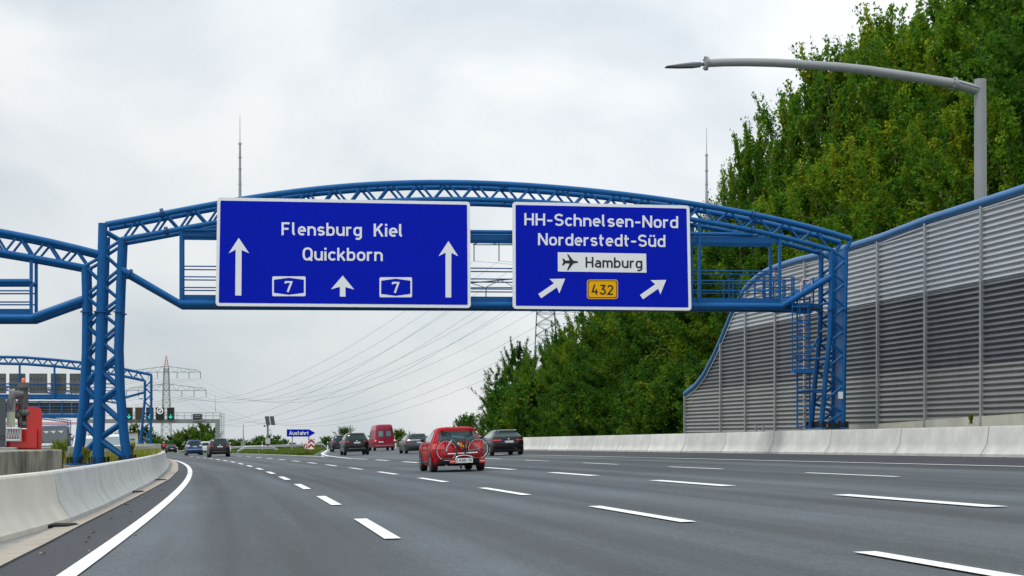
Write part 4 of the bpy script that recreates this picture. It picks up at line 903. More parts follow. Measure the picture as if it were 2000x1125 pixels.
def mk_car(name, label, cat, loc, slope, spec, flip=False, group=None):
    root = thing(name, label, cat, loc, road_frame(slope, flip), group, world_coords=False)
    c = Car(spec['lv'], spec.get('n', 5.0)); W = spec['W']; p = spec['paint']; L_ = spec['L']; c.body(p, root)
    wr = spec.get('wr', 0.32); tw = 0.22; yr, yf = spec['axles']
    for y in (yr, yf):
        c.arch(root, y, wr + 0.055, wr)
        for sd in (-1, 1): wheel(root, sd * (W / 2 - tw / 2 + 0.012), y, wr, tw, sd)
    b0, b1 = spec['belt']
    if not spec.get('norear'):
        g0, g1, gw0, gw1 = spec['rwin']; c.rpatch(root, 'rear_window', spec.get('rglass', GLASS), -gw0, gw0, g0, g1, 0.008, top=(-gw1, gw1))
    if 'bumper' in spec: c.rpatch(root, 'rear_bumper', DARKPL, -0.97, 0.97, spec['lv'][0][0] + .005, spec['bumper'], 0.010, rel=True, nx=16)
    for sd in (-1, 1):
        if 'tail' in spec:
            x0, x1, z0, z1 = spec['tail']; a, b = (x0, x1) if sd > 0 else (-x1, -x0); c.rpatch(root, 'tail_light', spec.get('tailm', TAIL), a, b, z0, z1, 0.014, rel=True, nx=8, nz=4)
        for (y0, y1, t0, t1) in spec.get('swin', []): c.spatch(root, 'side_window', spec.get('sglass', GLASSC), sd, y0, y1, b0, b1, top=(t0, t1))
        ym = spec.get('mirror'); zm = spec.get('mirz', b0 + 0.04)
        if ym:
            q = c.side(sd, ym, zm); mb = MB(); mb.sphere(q + Vector((sd * 0.085, 0, 0.03)), 0.095, 10, 6, (1.0, 0.7, 0.75)); mb.tube([q, q + Vector((sd * 0.06, 0, 0.01))], 0.03, 6); mb.build('wing_mirror', spec.get('mirm', p), root, 60)
    if spec.get('front'):
        g0, g1, gw0, gw1 = spec['fwin']; c.rpatch(root, 'windscreen', spec.get('fglass', GLASS), -gw0, gw0, g0, g1, 0.008, top=(-gw1, gw1), front=True)
        x0, x1, z0, z1 = spec['head']
        for sd in (-1, 1): a, b = (x0, x1) if sd > 0 else (-x1, -x0); c.rpatch(root, 'headlight', LAMP, a, b, z0, z1, 0.012, rel=True, front=True, nx=8, nz=4)
        z0, z1 = spec['grille']; c.rpatch(root, 'grille', DARKPL, -0.55, 0.55, z0, z1, 0.010, rel=True, front=True)
    pz = spec.get('plate')
    if pz:
        q = c.rear(0, pz); mb = MB(); mb.box(q + Vector((spec.get('platex', 0), -0.02, 0)), (0.52, 0.02, 0.115)); pl = mb.build('number_plate', PLATE, root)
        mb = MB(); mb.box(q + Vector((spec.get('platex', 0) - 0.24, -0.033, 0)), (0.04, 0.006, 0.105)); mb.build('plate_band', SIGNBLUE, pl)
    return root, c
def hatch_lv(L_, W, H, sill=0.19, belt=0.93, hood=0.92, tilt=0.42, slant=0.95, th=0.76):
    w = W / 2
    return [(sill, 0.16, L_ - .22, w * .93), (sill + .08, 0.05, L_ - .06, w * .985), (0.50, 0.0, L_, w), (0.66, 0.015, L_ - .03, w), (0.78, 0.05, L_ - .10, w * .995), (hood - .03, .075, L_ - .32, w * .985),
            (hood + .04, .09, L_ - 1.12, w * .97), (belt + .10, 0.14, L_ - 1.32, w * .925), (H - .22, 0.14 + tilt * .58, L_ - 1.32 - slant * .62, w * (th + .035)), (H - .14, 0.14 + tilt * .70, L_ - 1.32 - slant * .78, w * (th - .005)), (H - .085, 0.14 + tilt * .70, L_ - 1.32 - slant * .9, w * (th - .045)), (H - .05, 0.14 + tilt * .72, L_ - 1.34 - slant, w * (th - .09)), (H - .025, .14 + tilt * .82, L_ - 1.42 - slant, w * (th - .16)), (H - .01, .14 + tilt * 1.05, L_ - 1.5 - slant, w * (th - .26)), (H, 0.14 + tilt * 1.5, L_ - 1.6 - slant, w * (th - .40))]
def scale_lv(lv, z0, k): return [((z0 + (z - z0) * k), a, b, w) for z, a, b, w in lv]
# --- red hatchback
REDP = mat('red car paint', (0.36, 0.002, 0.009), 0.35, 0.0, coat=0.4, spec=0.0)
lv = hatch_lv(4.06, 1.73, 1.45)
X, Y, Zg = G(899, 921.3); sl = heading(Y)
red, rc = mk_car('hatchback_car', 'red hatchback with a bicycle on its rear rack, nearest car on the road', 'car', (X, Y, Zg + .004), sl,
    dict(lv=lv, W=1.73, L=4.06, paint=REDP, axles=(0.70, 3.25), belt=(0.97, 1.30), rwin=(0.985, 1.31, 0.70, 0.57), bumper=0.36, tail=(0.56, 0.975, 0.74, 0.92), tailm=mat('red car lamp', (0.60, 0.02, 0.02), 0.15, coat=0.8),
         swin=[(0.72, 1.30, 1.0, 1.36), (1.38, 2.62, 1.44, 1.98)], mirror=2.72, mirm=DARKPL, wr=0.31))
rc.rpatch(red, 'roof_spoiler', REDP, -0.58, 0.58, 1.335, 1.40, 0.16)
mb = MB(); mb.tube([Vector((0.0, 1.15, 1.44)), Vector((0.0, 1.02, 1.50))], [0.03, 0.02], 6); mb.box((0, 1.15, 1.445), (0.06, 0.12, 0.03)); mb.build('roof_aerial', DARKPL, red)
rc.rpatch(red, 'badge', CHROME, -0.06, 0.06, 0.83, 0.93, 0.016); rc.rpatch(red, 'high_brake_light', TAIL, -0.18, 0.18, 1.345, 1.365, 0.17)
for sd in (-1, 1): 
    rc.rpatch(red, 'rear_reflector', TAIL, sd * .80 - .1, sd * .80 + .1, 0.40, 0.44, 0.014, rel=True)
    mb = MB()
    for y0 in (1.34, 2.66): mb.tube([rc.side(sd, y0, z, 0.003) for z in np.linspace(0.32, 0.95, 7)], 0.006, 4)
    mb.tube([rc.side(sd, y, 0.30, 0.008) for y in np.linspace(1.05, 2.9, 8)], 0.03, 5); mb.build('door_seam', DARKPL, red)
    for y0 in (1.5, 2.45): mb = MB(); mb.box(rc.side(sd, y0 + .12, 0.83, 0.015), (0.03, 0.17, 0.03)); mb.build('door_handle', REDP, red)
mb = MB(); mb.tube([Vector((-0.45, -0.02, 0.2)), Vector((-0.45, 0.3, 0.21))], 0.03, 8); mb.build('exhaust_pipe', CHROME, red)
RM = Matrix.Translation(Vector((X, Y, Zg + .004))) @ road_frame(sl).to_4x4()
def redp(x, y, z): return RM @ Vector((x, y, z))
# --- rear rack with lamps and plate (hangs on the car: a thing of its own)
rack = thing('bicycle_rack', 'black rear bicycle rack with red lamps and white plate behind the red hatchback', 'bicycle rack', redp(0, -0.25, 0.42), road_frame(sl), None, world_coords=False)
def rk(x, y, z): return Vector((x, y + 0.25 - 0.25, z - 0.42))
mb = MB(); mb.tube([rk(0, 0.3, .03), rk(0, -.05, .03), rk(0, -.05, .06)], 0.035, 8)
mb.tube([rk(-.62, -.02, 0.42), rk(.62, -.02, 0.42)], 0.028, 8); mb.tube([rk(-.62, -.2, 0.42), rk(.62, -.2, 0.42)], 0.028, 8)
for x in (-.25, .25): mb.tube([rk(x, 0.08, .40), rk(x, -.24, .41)], 0.025, 8)
mb.tube([rk(-.14, -.02, .42), rk(-.14, 0.02, 0.95), rk(0.14, 0.02, .95), rk(.14, -.02, .42)], 0.022, 8)
mb.tube([rk(-.08, 0, 0.04 + .38), rk(0, 0, .1)], .03, 6); mb.build('frame', DARKPL, rack, 50)
for x in (-.31, .65):
    mb = MB(); mb.box(rk(x, -.235, .34), (0.19, 0.05, .13)); l = mb.build('rear_lamp', mat('rack lamp', (0.55, 0.03, 0.03), 0.25, coat=0.5), rack)
    mb = MB(); mb.box(rk(x, -.262, .335), (0.13, 0.006, .03)); mb.build('lamp_reflector', mat('pale lens', (0.8, 0.5, 0.45), 0.3), l)
mb = MB(); mb.box(rk(.06, -.235, .36), (0.57, 0.02, .15)); pl = mb.build('number_plate', PLATE, rack)
lettering(pl, '1 KXR 15', rk(-.19, -.246, .325), rk(.31, -.246, .325), 0.078, Vector((0, -1, 0)), mat('plate ink', (0.02, 0.03, 0.06), 0.6), w=1.1, dz=0.004)
mb = MB(); mb.tube([rk(.06 + .26 * math.cos(a), -.21, .44 + .085 * math.sin(a)) for a in np.linspace(0.15, math.pi - .15, 9)], 0.018, 6); mb.build('plate_hoop', ALU, rack, 60)
# --- bicycle on the rack, seen from its side
bk = thing('bicycle', 'teal road bicycle with drop bars carried crosswise on the red hatchback', 'bicycle', redp(0, -0.12, 0.45), road_frame(sl), None, world_coords=False)
def bq(px, py, dy=0.0):                    # photo pixel offsets from the car (59 px per metre) into the carrier's own frame
    return Vector(((px - 899) / 58.6, dy, (921.3 - py) / 58.6 - 0.45 + 0.005))
FR = mat('bicycle teal paint', (0.03, 0.17, 0.22), 0.3, 0.2, coat=0.8); WHITE = mat('white rim', (0.80, 0.82, 0.80), 0.4)
for cx, cy in ((873, 881.5), (933.3, 879.5)):
    c = bq(cx, cy); r = 0.338
    mb = MB(); mb.tube([c + Vector((math.cos(a) * r, 0, math.sin(a) * r)) for a in np.linspace(0, 2 * math.pi, 41)[:-1]], 0.016, 8, closed=True); t = mb.build('wheel', RUBBER, bk, 60)
    mb = MB(); mb.tube([c + Vector((math.cos(a) * (r - .024), 0, math.sin(a) * (r - .024))) for a in np.linspace(0, 2 * math.pi, 41)[:-1]], 0.010, 6, closed=True); mb.build('rim', WHITE, t, 60)
    mb = MB(); mb.tube([c - Vector((0, .05, 0)), c + Vector((0, .05, 0))], 0.022, 8)
    for k in range(20):
        a = k * math.pi / 10; e = Vector((math.cos(a), 0, math.sin(a))); mb.tube([c + Vector((0, .03 * (-1) ** k, 0)), c + e * (r - .03)], 0.0016, 3)
    mb.build('spokes', CHROME, t)
hd, hdb, bb, st, rh, fh = bq(882, 855), bq(884, 861), bq(909, 884.5), bq(914.5, 857), bq(933.3, 879.5), bq(873, 881.5)
mb = MB(); mb.tube([hd, hdb], 0.026, 8); mb.tube([hdb, bb], 0.024, 8); mb.tube([hd, bq(913.8, 859.5)], 0.02, 8); mb.tube([bb, st], 0.02, 8)
for dy in (-.05, .05): mb.tube([bb, rh + Vector((0, dy, 0))], 0.013, 6); mb.tube([bq(913.8, 860), rh + Vector((0, dy, 0))], 0.011, 6)
mb.build('frame', FR, bk, 50)
mb = MB()
for dy in (-.045, .045): mb.tube([hdb, hdb + Vector((-.02, dy, -.03)), fh + Vector((0.015, dy, .1)), fh + Vector((0, dy, 0))], 0.014, 6)
mb.build('fork', mat('fork silver', (0.5, 0.53, 0.55), 0.35, 0.5), bk, 50)
mb = MB(); mb.tube([hd, bq(881, 849.5), bq(875, 847.5)], 0.016, 6)
for dy in (-.2, .2): mb.tube([bq(875, 847.5), bq(874, 847.5, dy), bq(869.5, 846.5, dy), bq(868.5, 849.5, dy), bq(871, 853, dy), bq(876, 853, dy)], 0.014, 6)
mb.build('handlebar', DARKPL, bk, 60)
mb = MB(); mb.tube([st, bq(915.5, 854.5)], 0.015, 6); mb.hexa([bq(907, 855.5, -.03), bq(920, 855.5, -.08), bq(920, 855.5, .08), bq(907, 855.5, .03), bq(907, 854, -.03), bq(920.5, 852.6, -.08), bq(920.5, 852.6, .08), bq(907, 854, .03)]); mb.build('saddle', DARKPL, bk)
mb = MB(); mb.tube([bb + Vector((math.cos(a) * .09, -.05, math.sin(a) * .09)) for a in np.linspace(0, 6.283, 17)[:-1]], 0.012, 5, closed=True)
for s_ in (-1, 1): mb.tube([bb + Vector((0, -.06 * s_, 0)), bb + Vector((.14 * s_, -.06 * s_, -.09))], 0.012, 5); mb.box(bb + Vector((.14 * s_, -.1 * s_, -.09)), (.09, .06, .02))
mb.tube([bb + Vector((0, -.05, .09)), rh + Vector((0, -.05, .04))], .006, 4); mb.tube([bb + Vector((0, -.05, -.09)), rh + Vector((0, -.05, -.04))], .006, 4); mb.build('crankset', DARKPL, bk)
mb = MB(); mb.hexa([bq(897.5, 872, -.04), bq(903, 876, -.04), bq(903, 876, .03), bq(897.5, 872, .03), bq(897.5, 866.5, -.04), bq(902.5, 868, -.04), bq(902.5, 868, .03), bq(897.5, 866.5, .03)])
mb.build('frame_bag', YELLOW, bk)
mb = MB(); mb.hexa([bq(904, 874, -.04), bq(909, 880.5, -.04), bq(909, 880.5, .03), bq(904, 874, .03), bq(906, 872, -.04), bq(911.5, 872, -.04), bq(911.5, 872, .03), bq(906, 872, .03)])
mb.build('bottle', YELLOW, bk)
for x in (-.5, .5):
    pass
mb = MB(); mb.tube([bq(877, 887.5, .05), bq(928, 885, .05)], 0.022, 6); mb.build('carrier_bar', mat('carrier silver', (0.75, 0.76, 0.78), 0.4), rack, 50) if False else None
mb = MB(); mb.tube([rk(-.42, .03, .58), rk(.55, .03, .60)], 0.02, 6); mb.build('carrier_bar', mat('carrier silver', (0.75, 0.76, 0.78), 0.4), rack, 50)
# --- black estate
BLK = mat('black car paint', (0.004, 0.0045, 0.006), 0.3, 0.0, coat=0.6, spec=0.1)
lv = hatch_lv(4.71, 1.83, 1.44, belt=0.95, hood=0.93, tilt=0.50, th=0.74)
X, Y, Zg = G(995, 889.6)
est, c = mk_car('estate_car', 'black estate car with slim red rear lamps, next to the outer concrete barrier', 'car', (X, Y, Zg + .004), heading(Y),
    dict(lv=lv, W=1.83, L=4.71, paint=BLK, axles=(0.95, 3.78), belt=(0.98, 1.31), rwin=(0.99, 1.30, 0.72, 0.60), bumper=0.34, tail=(0.47, 0.985, 0.83, 0.895), tailm=mat('estate lamp', (0.6, 0.02, 0.03), 0.2, coat=0.6, emit=0.12),
         swin=[(0.62, 1.25, 0.98, 1.34), (1.33, 2.15, 1.42, 2.15), (2.22, 3.2, 2.22, 2.65)], mirror=3.2, wr=0.33, plate=0.77, sglass=GLASSC))
for sd in (-1, 1):
    mb = MB(); mb.tube([c.side(sd, 0.75, 1.395, .005) + Vector((0, 0, .02)), c.side(sd, 2.6, 1.40, .005) + Vector((0, 0, .02))], 0.02, 6); mb.build('roof_rail', CHROME, est)
    mb = MB(); mb.tube([Vector((sd * .52, 0.02, .27)), Vector((sd * .52, .3, .28))], 0.05, 8); mb.build('exhaust_pipe', DARKPL, est)
c.rpatch(est, 'badge', CHROME, -0.04, 0.04, 0.89, 0.95, 0.016)
# --- silver-and-black estate in the second exit lane
SLV = paint('grey car paint', (0.055, 0.065, 0.075), 0.5)
lv = hatch_lv(4.6, 1.78, 1.46, belt=0.95, tilt=0.36, th=0.76)
X, Y, Zg = G(818, 885.6)
o, c = mk_car('estate_car', 'dark grey estate car with a chrome strip across its tailgate, left of the red hatchback', 'car', (X, Y, Zg + .008), heading(Y) + .01,
    dict(lv=lv, W=1.78, L=4.6, paint=SLV, axles=(0.9, 3.6), belt=(0.98, 1.32), rwin=(1.03, 1.31, 0.68, 0.6), bumper=0.36, tail=(0.60, 0.985, 0.82, 0.97), swin=[(0.6, 1.25, .9, 1.3), (1.33, 2.15, 1.4, 2.15), (2.22, 3.15, 2.22, 2.6)], mirror=3.15, plate=0.80, platex=0.1))
c.rpatch(o, 'chrome_strip', CHROME, -0.9, 0.9, 0.97, 1.01, 0.02, rel=True)
for sd in (-1, 1): mb = MB(); mb.tube([c.side(sd, 0.6, 1.42, .005) + Vector((0, 0, .03)), c.side(sd, 2.6, 1.42, .005) + Vector((0, 0, .03))], 0.022, 6); mb.build('roof_rail', CHROME, o)
# --- dark off-roaders
def suv(loc, sl_, label, pm, group=None):
    lv = scale_lv(hatch_lv(4.5, 1.86, 1.66, sill=0.26, belt=1.08, hood=1.05, tilt=0.36, th=0.77), 0, 1.0)
    lv[2] = (0.60, 0.0, 4.5, .93); lv[3] = (0.78, 0.015, 4.47, .93); lv[4] = (0.92, 0.05, 4.40, .925)
    o, c = mk_car('offroad_car', label, 'car', loc, sl_, dict(lv=lv, W=1.86, L=4.5, paint=pm, axles=(0.85, 3.5), belt=(1.13, 1.50), rwin=(1.15, 1.50, 0.72, 0.60), bumper=0.50, tail=(0.60, 0.985, 0.95, 1.06),
        swin=[(0.65, 1.25, .92, 1.3), (1.33, 2.1, 1.4, 2.1), (2.17, 3.0, 2.17, 2.5)], mirror=3.0, wr=0.36, plate=0.93))
    c.rpatch(o, 'badge', CHROME, -0.045, 0.045, 1.03, 1.10, 0.016); c.rpatch(o, 'bumper_trim', ALU, -0.7, 0.7, 0.50, 0.53, 0.016, rel=True)
    for sd in (-1, 1): mb = MB(); mb.tube([c.side(sd, 0.6, 1.60, .005) + Vector((0, 0, .04)), c.side(sd, 2.6, 1.60, .005) + Vector((0, 0, .04))], 0.022, 6); mb.build('roof_rail', CHROME, o)
    return o
X, Y, Zg = G(698, 889.2); suv((X, Y, Zg + .008), heading(Y) + .03, 'black off-road car with silver roof rails, entering the exit lane left of the red van', BLK)
X, Y, Zg = G(668, 882.2); suv((X, Y, Zg + .008), heading(Y) + .06, 'farther dark blue off-road car half hidden behind the black off-roader', paint('dark blue car paint', (0.012, 0.018, 0.04), 0.3))
X, Y, Zg = G(430, 892.8)
suv((X, Y, Zg + .004), heading(Y), 'dark brown family car right of the blue people carrier on the main road', paint('dark brown car paint', (0.018, 0.012, 0.014), 0.4))
# --- blue people carrier, white car behind, dark car far off
lv = hatch_lv(4.4, 1.82, 1.72, belt=1.02, hood=0.98, tilt=0.30, th=0.76)
X, Y, Zg = G(381, 889.3)
o, c = mk_car('people_carrier', 'blue people carrier with a dark rear window on the main road', 'car', (X, Y, Zg + .004), heading(Y),
    dict(lv=lv, W=1.82, L=4.4, paint=paint('blue car paint', (0.02, 0.065, 0.17), 0.5), axles=(0.8, 3.45), belt=(1.05, 1.54), rwin=(1.05, 1.58, 0.72, 0.62), bumper=0.34, tail=(0.62, 0.985, 1.0, 1.16), tailm=mat('clear lamp', (0.55, 0.40, 0.42), 0.2, coat=0.6), swin=[(0.5, 1.2, .75, 1.25), (1.3, 2.2, 1.35, 2.15), (2.27, 3.1, 2.22, 2.6)], mirror=3.1, plate=0.98, bumpm=1))
c.rpatch(o, 'bumper_strip', ALU, -0.9, 0.9, 0.66, 0.69, .016, rel=True)
lv = hatch_lv(4.3, 1.78, 1.55)
X, Y, Zg = G(404, 886.8)
mk_car('hatchback_car', 'white hatchback half hidden between the blue people carrier and the brown car', 'car', (X, Y, Zg + .004), heading(Y),
    dict(lv=lv, W=1.78, L=4.3, paint=paint('white car paint', (0.62, 0.63, 0.64), 0.0), axles=(0.8, 3.4), belt=(1.0, 1.38), rwin=(1.02, 1.40, 0.70, 0.58), bumper=0.38, tail=(0.62, 0.985, .85, 1.0), swin=[(0.7, 1.3, 1.0, 1.4), (1.4, 2.7, 1.45, 2.1)], mirror=2.8, plate=.75))
X, Y, Zg = G(336, 884.6)
mk_car('saloon_car', 'dark saloon car far ahead, right of the motorcycle rider', 'car', (X, Y, Zg + .004), heading(Y),
    dict(lv=hatch_lv(4.5, 1.8, 1.45, tilt=0.7), W=1.8, L=4.5, paint=BLK, axles=(0.9, 3.6), belt=(0.98, 1.3), rwin=(1.0, 1.30, 0.68, 0.55), bumper=0.34, tail=(0.60, 0.985, .78, .95), swin=[(0.9, 1.5, 1.3, 1.55), (1.6, 2.9, 1.65, 2.3)], mirror=2.9, plate=.72))
# --- red high-roof van
VANR = paint('dark red van paint', (0.30, 0.010, 0.045), 0.0)
vl = [(0.34, 0.05, 5.5, 0.93), (0.42, 0.0, 5.6, 0.965), (0.9, 0.0, 5.55, 0.985), (1.0, 0.0, 5.3, 0.985), (1.18, 0.005, 4.75, 0.975), (1.95, 0.05, 4.2, 0.88), (2.1, .06, 4.0, 0.86), (2.40, 0.10, 3.7, 0.80), (2.52, 0.15, 3.5, 0.74), (2.57, 0.3, 3.3, 0.62)]
X, Y, Zg = G(752.5, 880.3)
van, c = mk_car('delivery_van', 'dark red high-roof van with two square rear windows in the exit lane', 'van', (X, Y, Zg + .008), heading(Y) + .02,
    dict(lv=vl, n=9, W=1.97, L=5.6, paint=VANR, axles=(1.1, 4.5), belt=(1.35, 1.95), norear=1, swin=[(3.4, 4.35, 3.4, 4.0)], mirror=4.45, mirz=1.45, mirm=DARKPL, wr=0.35, plate=0.86, platex=-0.42))
for sd in (-1, 1):
    a, b = (0.09, 0.66) if sd > 0 else (-0.66, -0.09); f = c.rpatch(van, 'rear_window', DARKPL, a, b, 1.33, 1.98, 0.012); c.rpatch(f, 'pane', GLASSC, a + .05, b - .05, 1.38, 1.93, 0.018)
    a, b = (0.87, 0.985) if sd > 0 else (-0.985, -0.87); f = c.rpatch(van, 'tail_light', TAIL, a, b, .88, 1.24, 0.014, rel=True); c.rpatch(f, 'lit_lamp', TAILLIT, a, b, 0.92, 1.06, 0.02, rel=True)
c.rpatch(van, 'door_seam', DARKPL, -0.008, 0.008, 0.6, 2.35, 0.012); c.rpatch(van, 'rear_bumper', mat('pink grey bumper', (0.28, 0.16, 0.15), 0.6), -0.96, 0.96, 0.44, 0.56, 0.06, rel=True, nx=16)
mb = MB(); mb.box((0, .9, .36), (1.6, 1.6, .16)); mb.build('chassis', DARKPL, van)
# --- motorcycle and rider
X, Y, Zg = G(321.5, 886.6); M_ = road_frame(heading(Y))
mc = thing('motorcycle', 'dark touring motorcycle with side cases far ahead on the main road', 'motorcycle', (X, Y, Zg + .004), M_, None, world_coords=False)
for y in (0.32, 1.82): wheel(mc, 0, y, 0.32, 0.17, 1)
mb = MB(); mb.hexa([Vector(q) for q in ((-.16, .45, .42), (.16, .45, .42), (.2, 1.6, .40), (-.2, 1.6, .40), (-.13, .25, .80), (.13, .25, .80), (.16, 1.35, .98), (-.16, 1.35, .98))]); mb.box((0, 1.55, 0.95), (.42, .35, .5)); mb.build('body', BLK, mc)
for sd in (-1, 1): mb = MB(); mb.box((sd * .36, .35, .62), (.24, .5, .42)); mb.build('pannier', mat('pannier', (0.05, 0.05, 0.055), 0.5), mc); mb = MB(); mb.tube([Vector((0, 1.45, 1.05)), Vector((sd * .4, 1.3, 1.1))], 0.025, 6); mb.sphere((sd * .46, 1.45, 1.18), .07, 8, 5); mb.build('handlebar', DARKPL, mc)
mb = MB(); mb.box((0, .02, .72), (.2, .05, .09)); mb.build('tail_light', TAIL, mc); mb = MB(); mb.box((0, .0, .55), (.2, .02, .18)); mb.build('number_plate', PLATE, mc)
def skin(name, joints, edges, m, M4, sub=1):
    me = bpy.data.meshes.new(name); me.from_pydata([j[:3] for j in joints], edges, []); o = bpy.data.objects.new(name, me); COL.objects.link(o)
    o.modifiers.new('skin', 'SKIN'); s_ = o.modifiers.new('sub', 'SUBSURF'); s_.levels = sub; s_.render_levels = sub
    for i, j in enumerate(joints): me.skin_vertices[0].data[i].radius = (j[3], j[4] if len(j) > 4 else j[3])
    me.skin_vertices[0].data[0].use_root = True
    dg = bpy.context.evaluated_depsgraph_get(); ev = o.evaluated_get(dg); nm = bpy.data.meshes.new_from_object(ev); nm.materials.clear(); nm.materials.append(m); nm.shade_smooth()
    bpy.data.objects.remove(o); o = bpy.data.objects.new(name, nm); COL.objects.link(o); o.matrix_basis = M4; return o
M4 = Matrix.Translation(Vector((X, Y, Zg + .004))) @ M_.to_4x4()
J = [(0, .62, .90, .17), (0, .72, 1.15, .19, .15), (0, .86, 1.40, .17, .13), (0, .92, 1.50, .07), (0, .95, 1.58, .06),
     (-.21, .86, 1.38, .085), (-.34, 1.05, 1.16, .065), (-.36, 1.30, 1.10, .045), (.21, .86, 1.38, .085), (.34, 1.05, 1.16, .065), (.36, 1.30, 1.10, .045),
     (-.15, .68, .86, .12), (-.27, 1.08, .72, .09), (-.24, .80, .34, .06), (-.24, .95, .27, .05), (.15, .68, .86, .12), (.27, 1.08, .72, .09), (.24, .80, .34, .06), (.24, .95, .27, .05)]
E = [(0, 1), (1, 2), (2, 3), (3, 4), (2, 5), (5, 6), (6, 7), (2, 8), (8, 9), (9, 10), (0, 11), (11, 12), (12, 13), (13, 14), (0, 15), (15, 16), (16, 17), (17, 18)]
rider = skin('person', J, E, mat('black leathers', (0.012, 0.012, 0.016), 0.6), M4); tag(rider, 'motorcycle rider in red jacket and pale helmet, seen from behind', 'person')
jk = skin('jacket', [(0, .62, .93, .175, .19), (0, .72, 1.16, .215, .17), (0, .86, 1.41, .19, .15), (-.2, .86, 1.39, .10), (-.32, 1.03, 1.18, .08), (.2, .86, 1.39, .10), (.32, 1.03, 1.18, .08)], [(0, 1), (1, 2), (2, 3), (3, 4), (2, 5), (5, 6)], mat('red jacket', (0.42, 0.015, 0.03), 0.6), Matrix())
jk.parent = rider
mb = MB(); mb.sphere((0, .97, 1.66), .145, 14, 10, (.9, 1.05, 1.05)); hl = mb.build('helmet', mat('pale helmet', (0.55, 0.42, 0.42), 0.25, coat=0.8), rider, 80)
mb = MB(); mb.sphere((0, 1.05, 1.66), .128, 12, 8, (.9, .7, .55)); mb.build('visor', GLASS, hl, 80)

# ------------------------------------------------------------------ opposite carriageway: lorries, vans and cars coming the other way
def opp(px, Y): X_ = (px - CX) * Y / F; return (X_, Y, BANK * X_)
VANW = paint('white van paint', (0.60, 0.62, 0.64), 0.0)
vfl = [(0.30, 0.0, 4.95, 0.90), (0.40, 0.0, 5.0, 0.95), (0.8, 0.0, 5.0, 0.96), (1.0, 0.0, 4.9, 0.955), (1.18, 0.02, 4.1, 0.94), (1.85, .05, 3.35, .82), (1.95, .08, 3.1, .76), (2.0, .2, 2.8, .6)]
vs = dict(lv=vfl, n=7, W=1.92, L=5.0, paint=VANW, axles=(1.0, 4.0), belt=(1.2, 1.75), norear=1, front=1, fwin=(1.17, 1.86, 0.80, 0.68), fglass=GLASSC, head=(.58, .97, .75, .95), grille=(.5, .7), swin=[(0.5, 1.5, .55, 1.5), (1.6, 2.5, 1.6, 2.5), (2.6, 3.8, 2.6, 3.35)], mirror=3.7, mirm=DARKPL, wr=.33)
o, c = mk_car('passenger_van', 'white van facing the camera behind the blue mast, roof box on top', 'van', (*opp(177, 108)[:2], opp(177, 108)[2] - .1), heading(100), vs, flip=True)
o, c = mk_car('passenger_van', 'white minibus with a row of side windows, seen between mast legs', 'van', (*opp(214, 138)[:2], opp(214, 138)[2] + .15), heading(120) - .12, dict(vs, sglass=GLASS), flip=True)
mb = MB(); rows = []
for f in np.linspace(0, 1, 7): rows.append([Vector((0.45 * math.cos(a) * math.sin(math.pi * (0.12 + .76 * f)), (f - .5) * 1.9, 0.36 * math.sin(a) * math.sin(math.pi * (0.12 + .76 * f)))) for a in np.linspace(0, math.pi, 9)])
mb.grid(rows); X, Y, Zq = opp(177, 106.3); o = mb.build('roof_box', GREYP, None, 60); o.matrix_basis = Matrix.Translation(Vector((X, Y, Zq + 1.86))) @ road_frame(heading(100)).to_4x4(); tag(o, 'grey roof box on top of the white van behind the mast', 'roof box')
cfl = hatch_lv(4.3, 1.78, 1.48)
mk_car('hatchback_car', 'silver car facing the camera beside the red crane lorry', 'car', opp(97, 96), heading(90),
    dict(lv=cfl, W=1.78, L=4.3, paint=paint('silver car paint', (0.42, 0.44, 0.46), 0.6), axles=(0.8, 3.4), belt=(1.0, 1.34), rwin=(1.02, 1.32, 0.68, 0.58), tail=(0.62, 0.985, .85, 1.0), swin=[(0.7, 1.3, 1.0, 1.4), (1.4, 2.7, 1.45, 2.1)], mirror=2.75, front=1, fwin=(1.0, 1.36, .72, .6), head=(.55, .97, .62, .80), grille=(.4, .6)), flip=True)
# blue lorry cab
LB = paint('dark blue lorry paint', (0.012, 0.03, 0.085), 0.1)
ll = [(0.4, 0, 5.9, 1.12), (0.5, 0, 6.0, 1.17), (1.4, 0, 6.0, 1.18), (1.75, 0, 5.98, 1.18), (2.75, 0.0, 5.8, 1.14), (2.9, 0.05, 5.6, 1.08), (3.0, .1, 5.3, .95)]
X, Y, Zq = opp(113, 150)
lor, c = mk_car('lorry', 'dark blue lorry with a huge windscreen facing the camera, behind the mast', 'lorry', (X, Y, Zq + .1), heading(140),
    dict(lv=ll, n=9, W=2.36, L=6.0, paint=LB, axles=(1.2, 4.8), belt=(1.75, 2.6), norear=1, front=1, fwin=(1.62, 2.74, 1.08, 1.04), fglass=mat('grey windscreen', (0.10, 0.115, 0.12), 0.08, spec=0.8), head=(.6, .95, .7, .95), grille=(1.0, 1.3), swin=[(4.3, 5.5, 4.3, 5.4)], mirror=5.5, mirz=2.2, mirm=DARKPL, wr=.5), flip=True)
mb = MB(); mb.box((0.25, 6.02, 1.05), (0.55, 0.04, 0.85)); mb.build('white_board', SIGNWHITE, lor)
for k, x in enumerate((-.55, .05, .6)): mb = MB(); q = c.front(x, 2.35, .014); mb.add([q, q + Vector((.3, 0, .18)), q + Vector((-.15, 0, .2))], [(0, 1, 2)]); mb.build('painted_reflection', SIGNWHITE, lor)  # white triangles painted as bright reflections on the windscreen glass
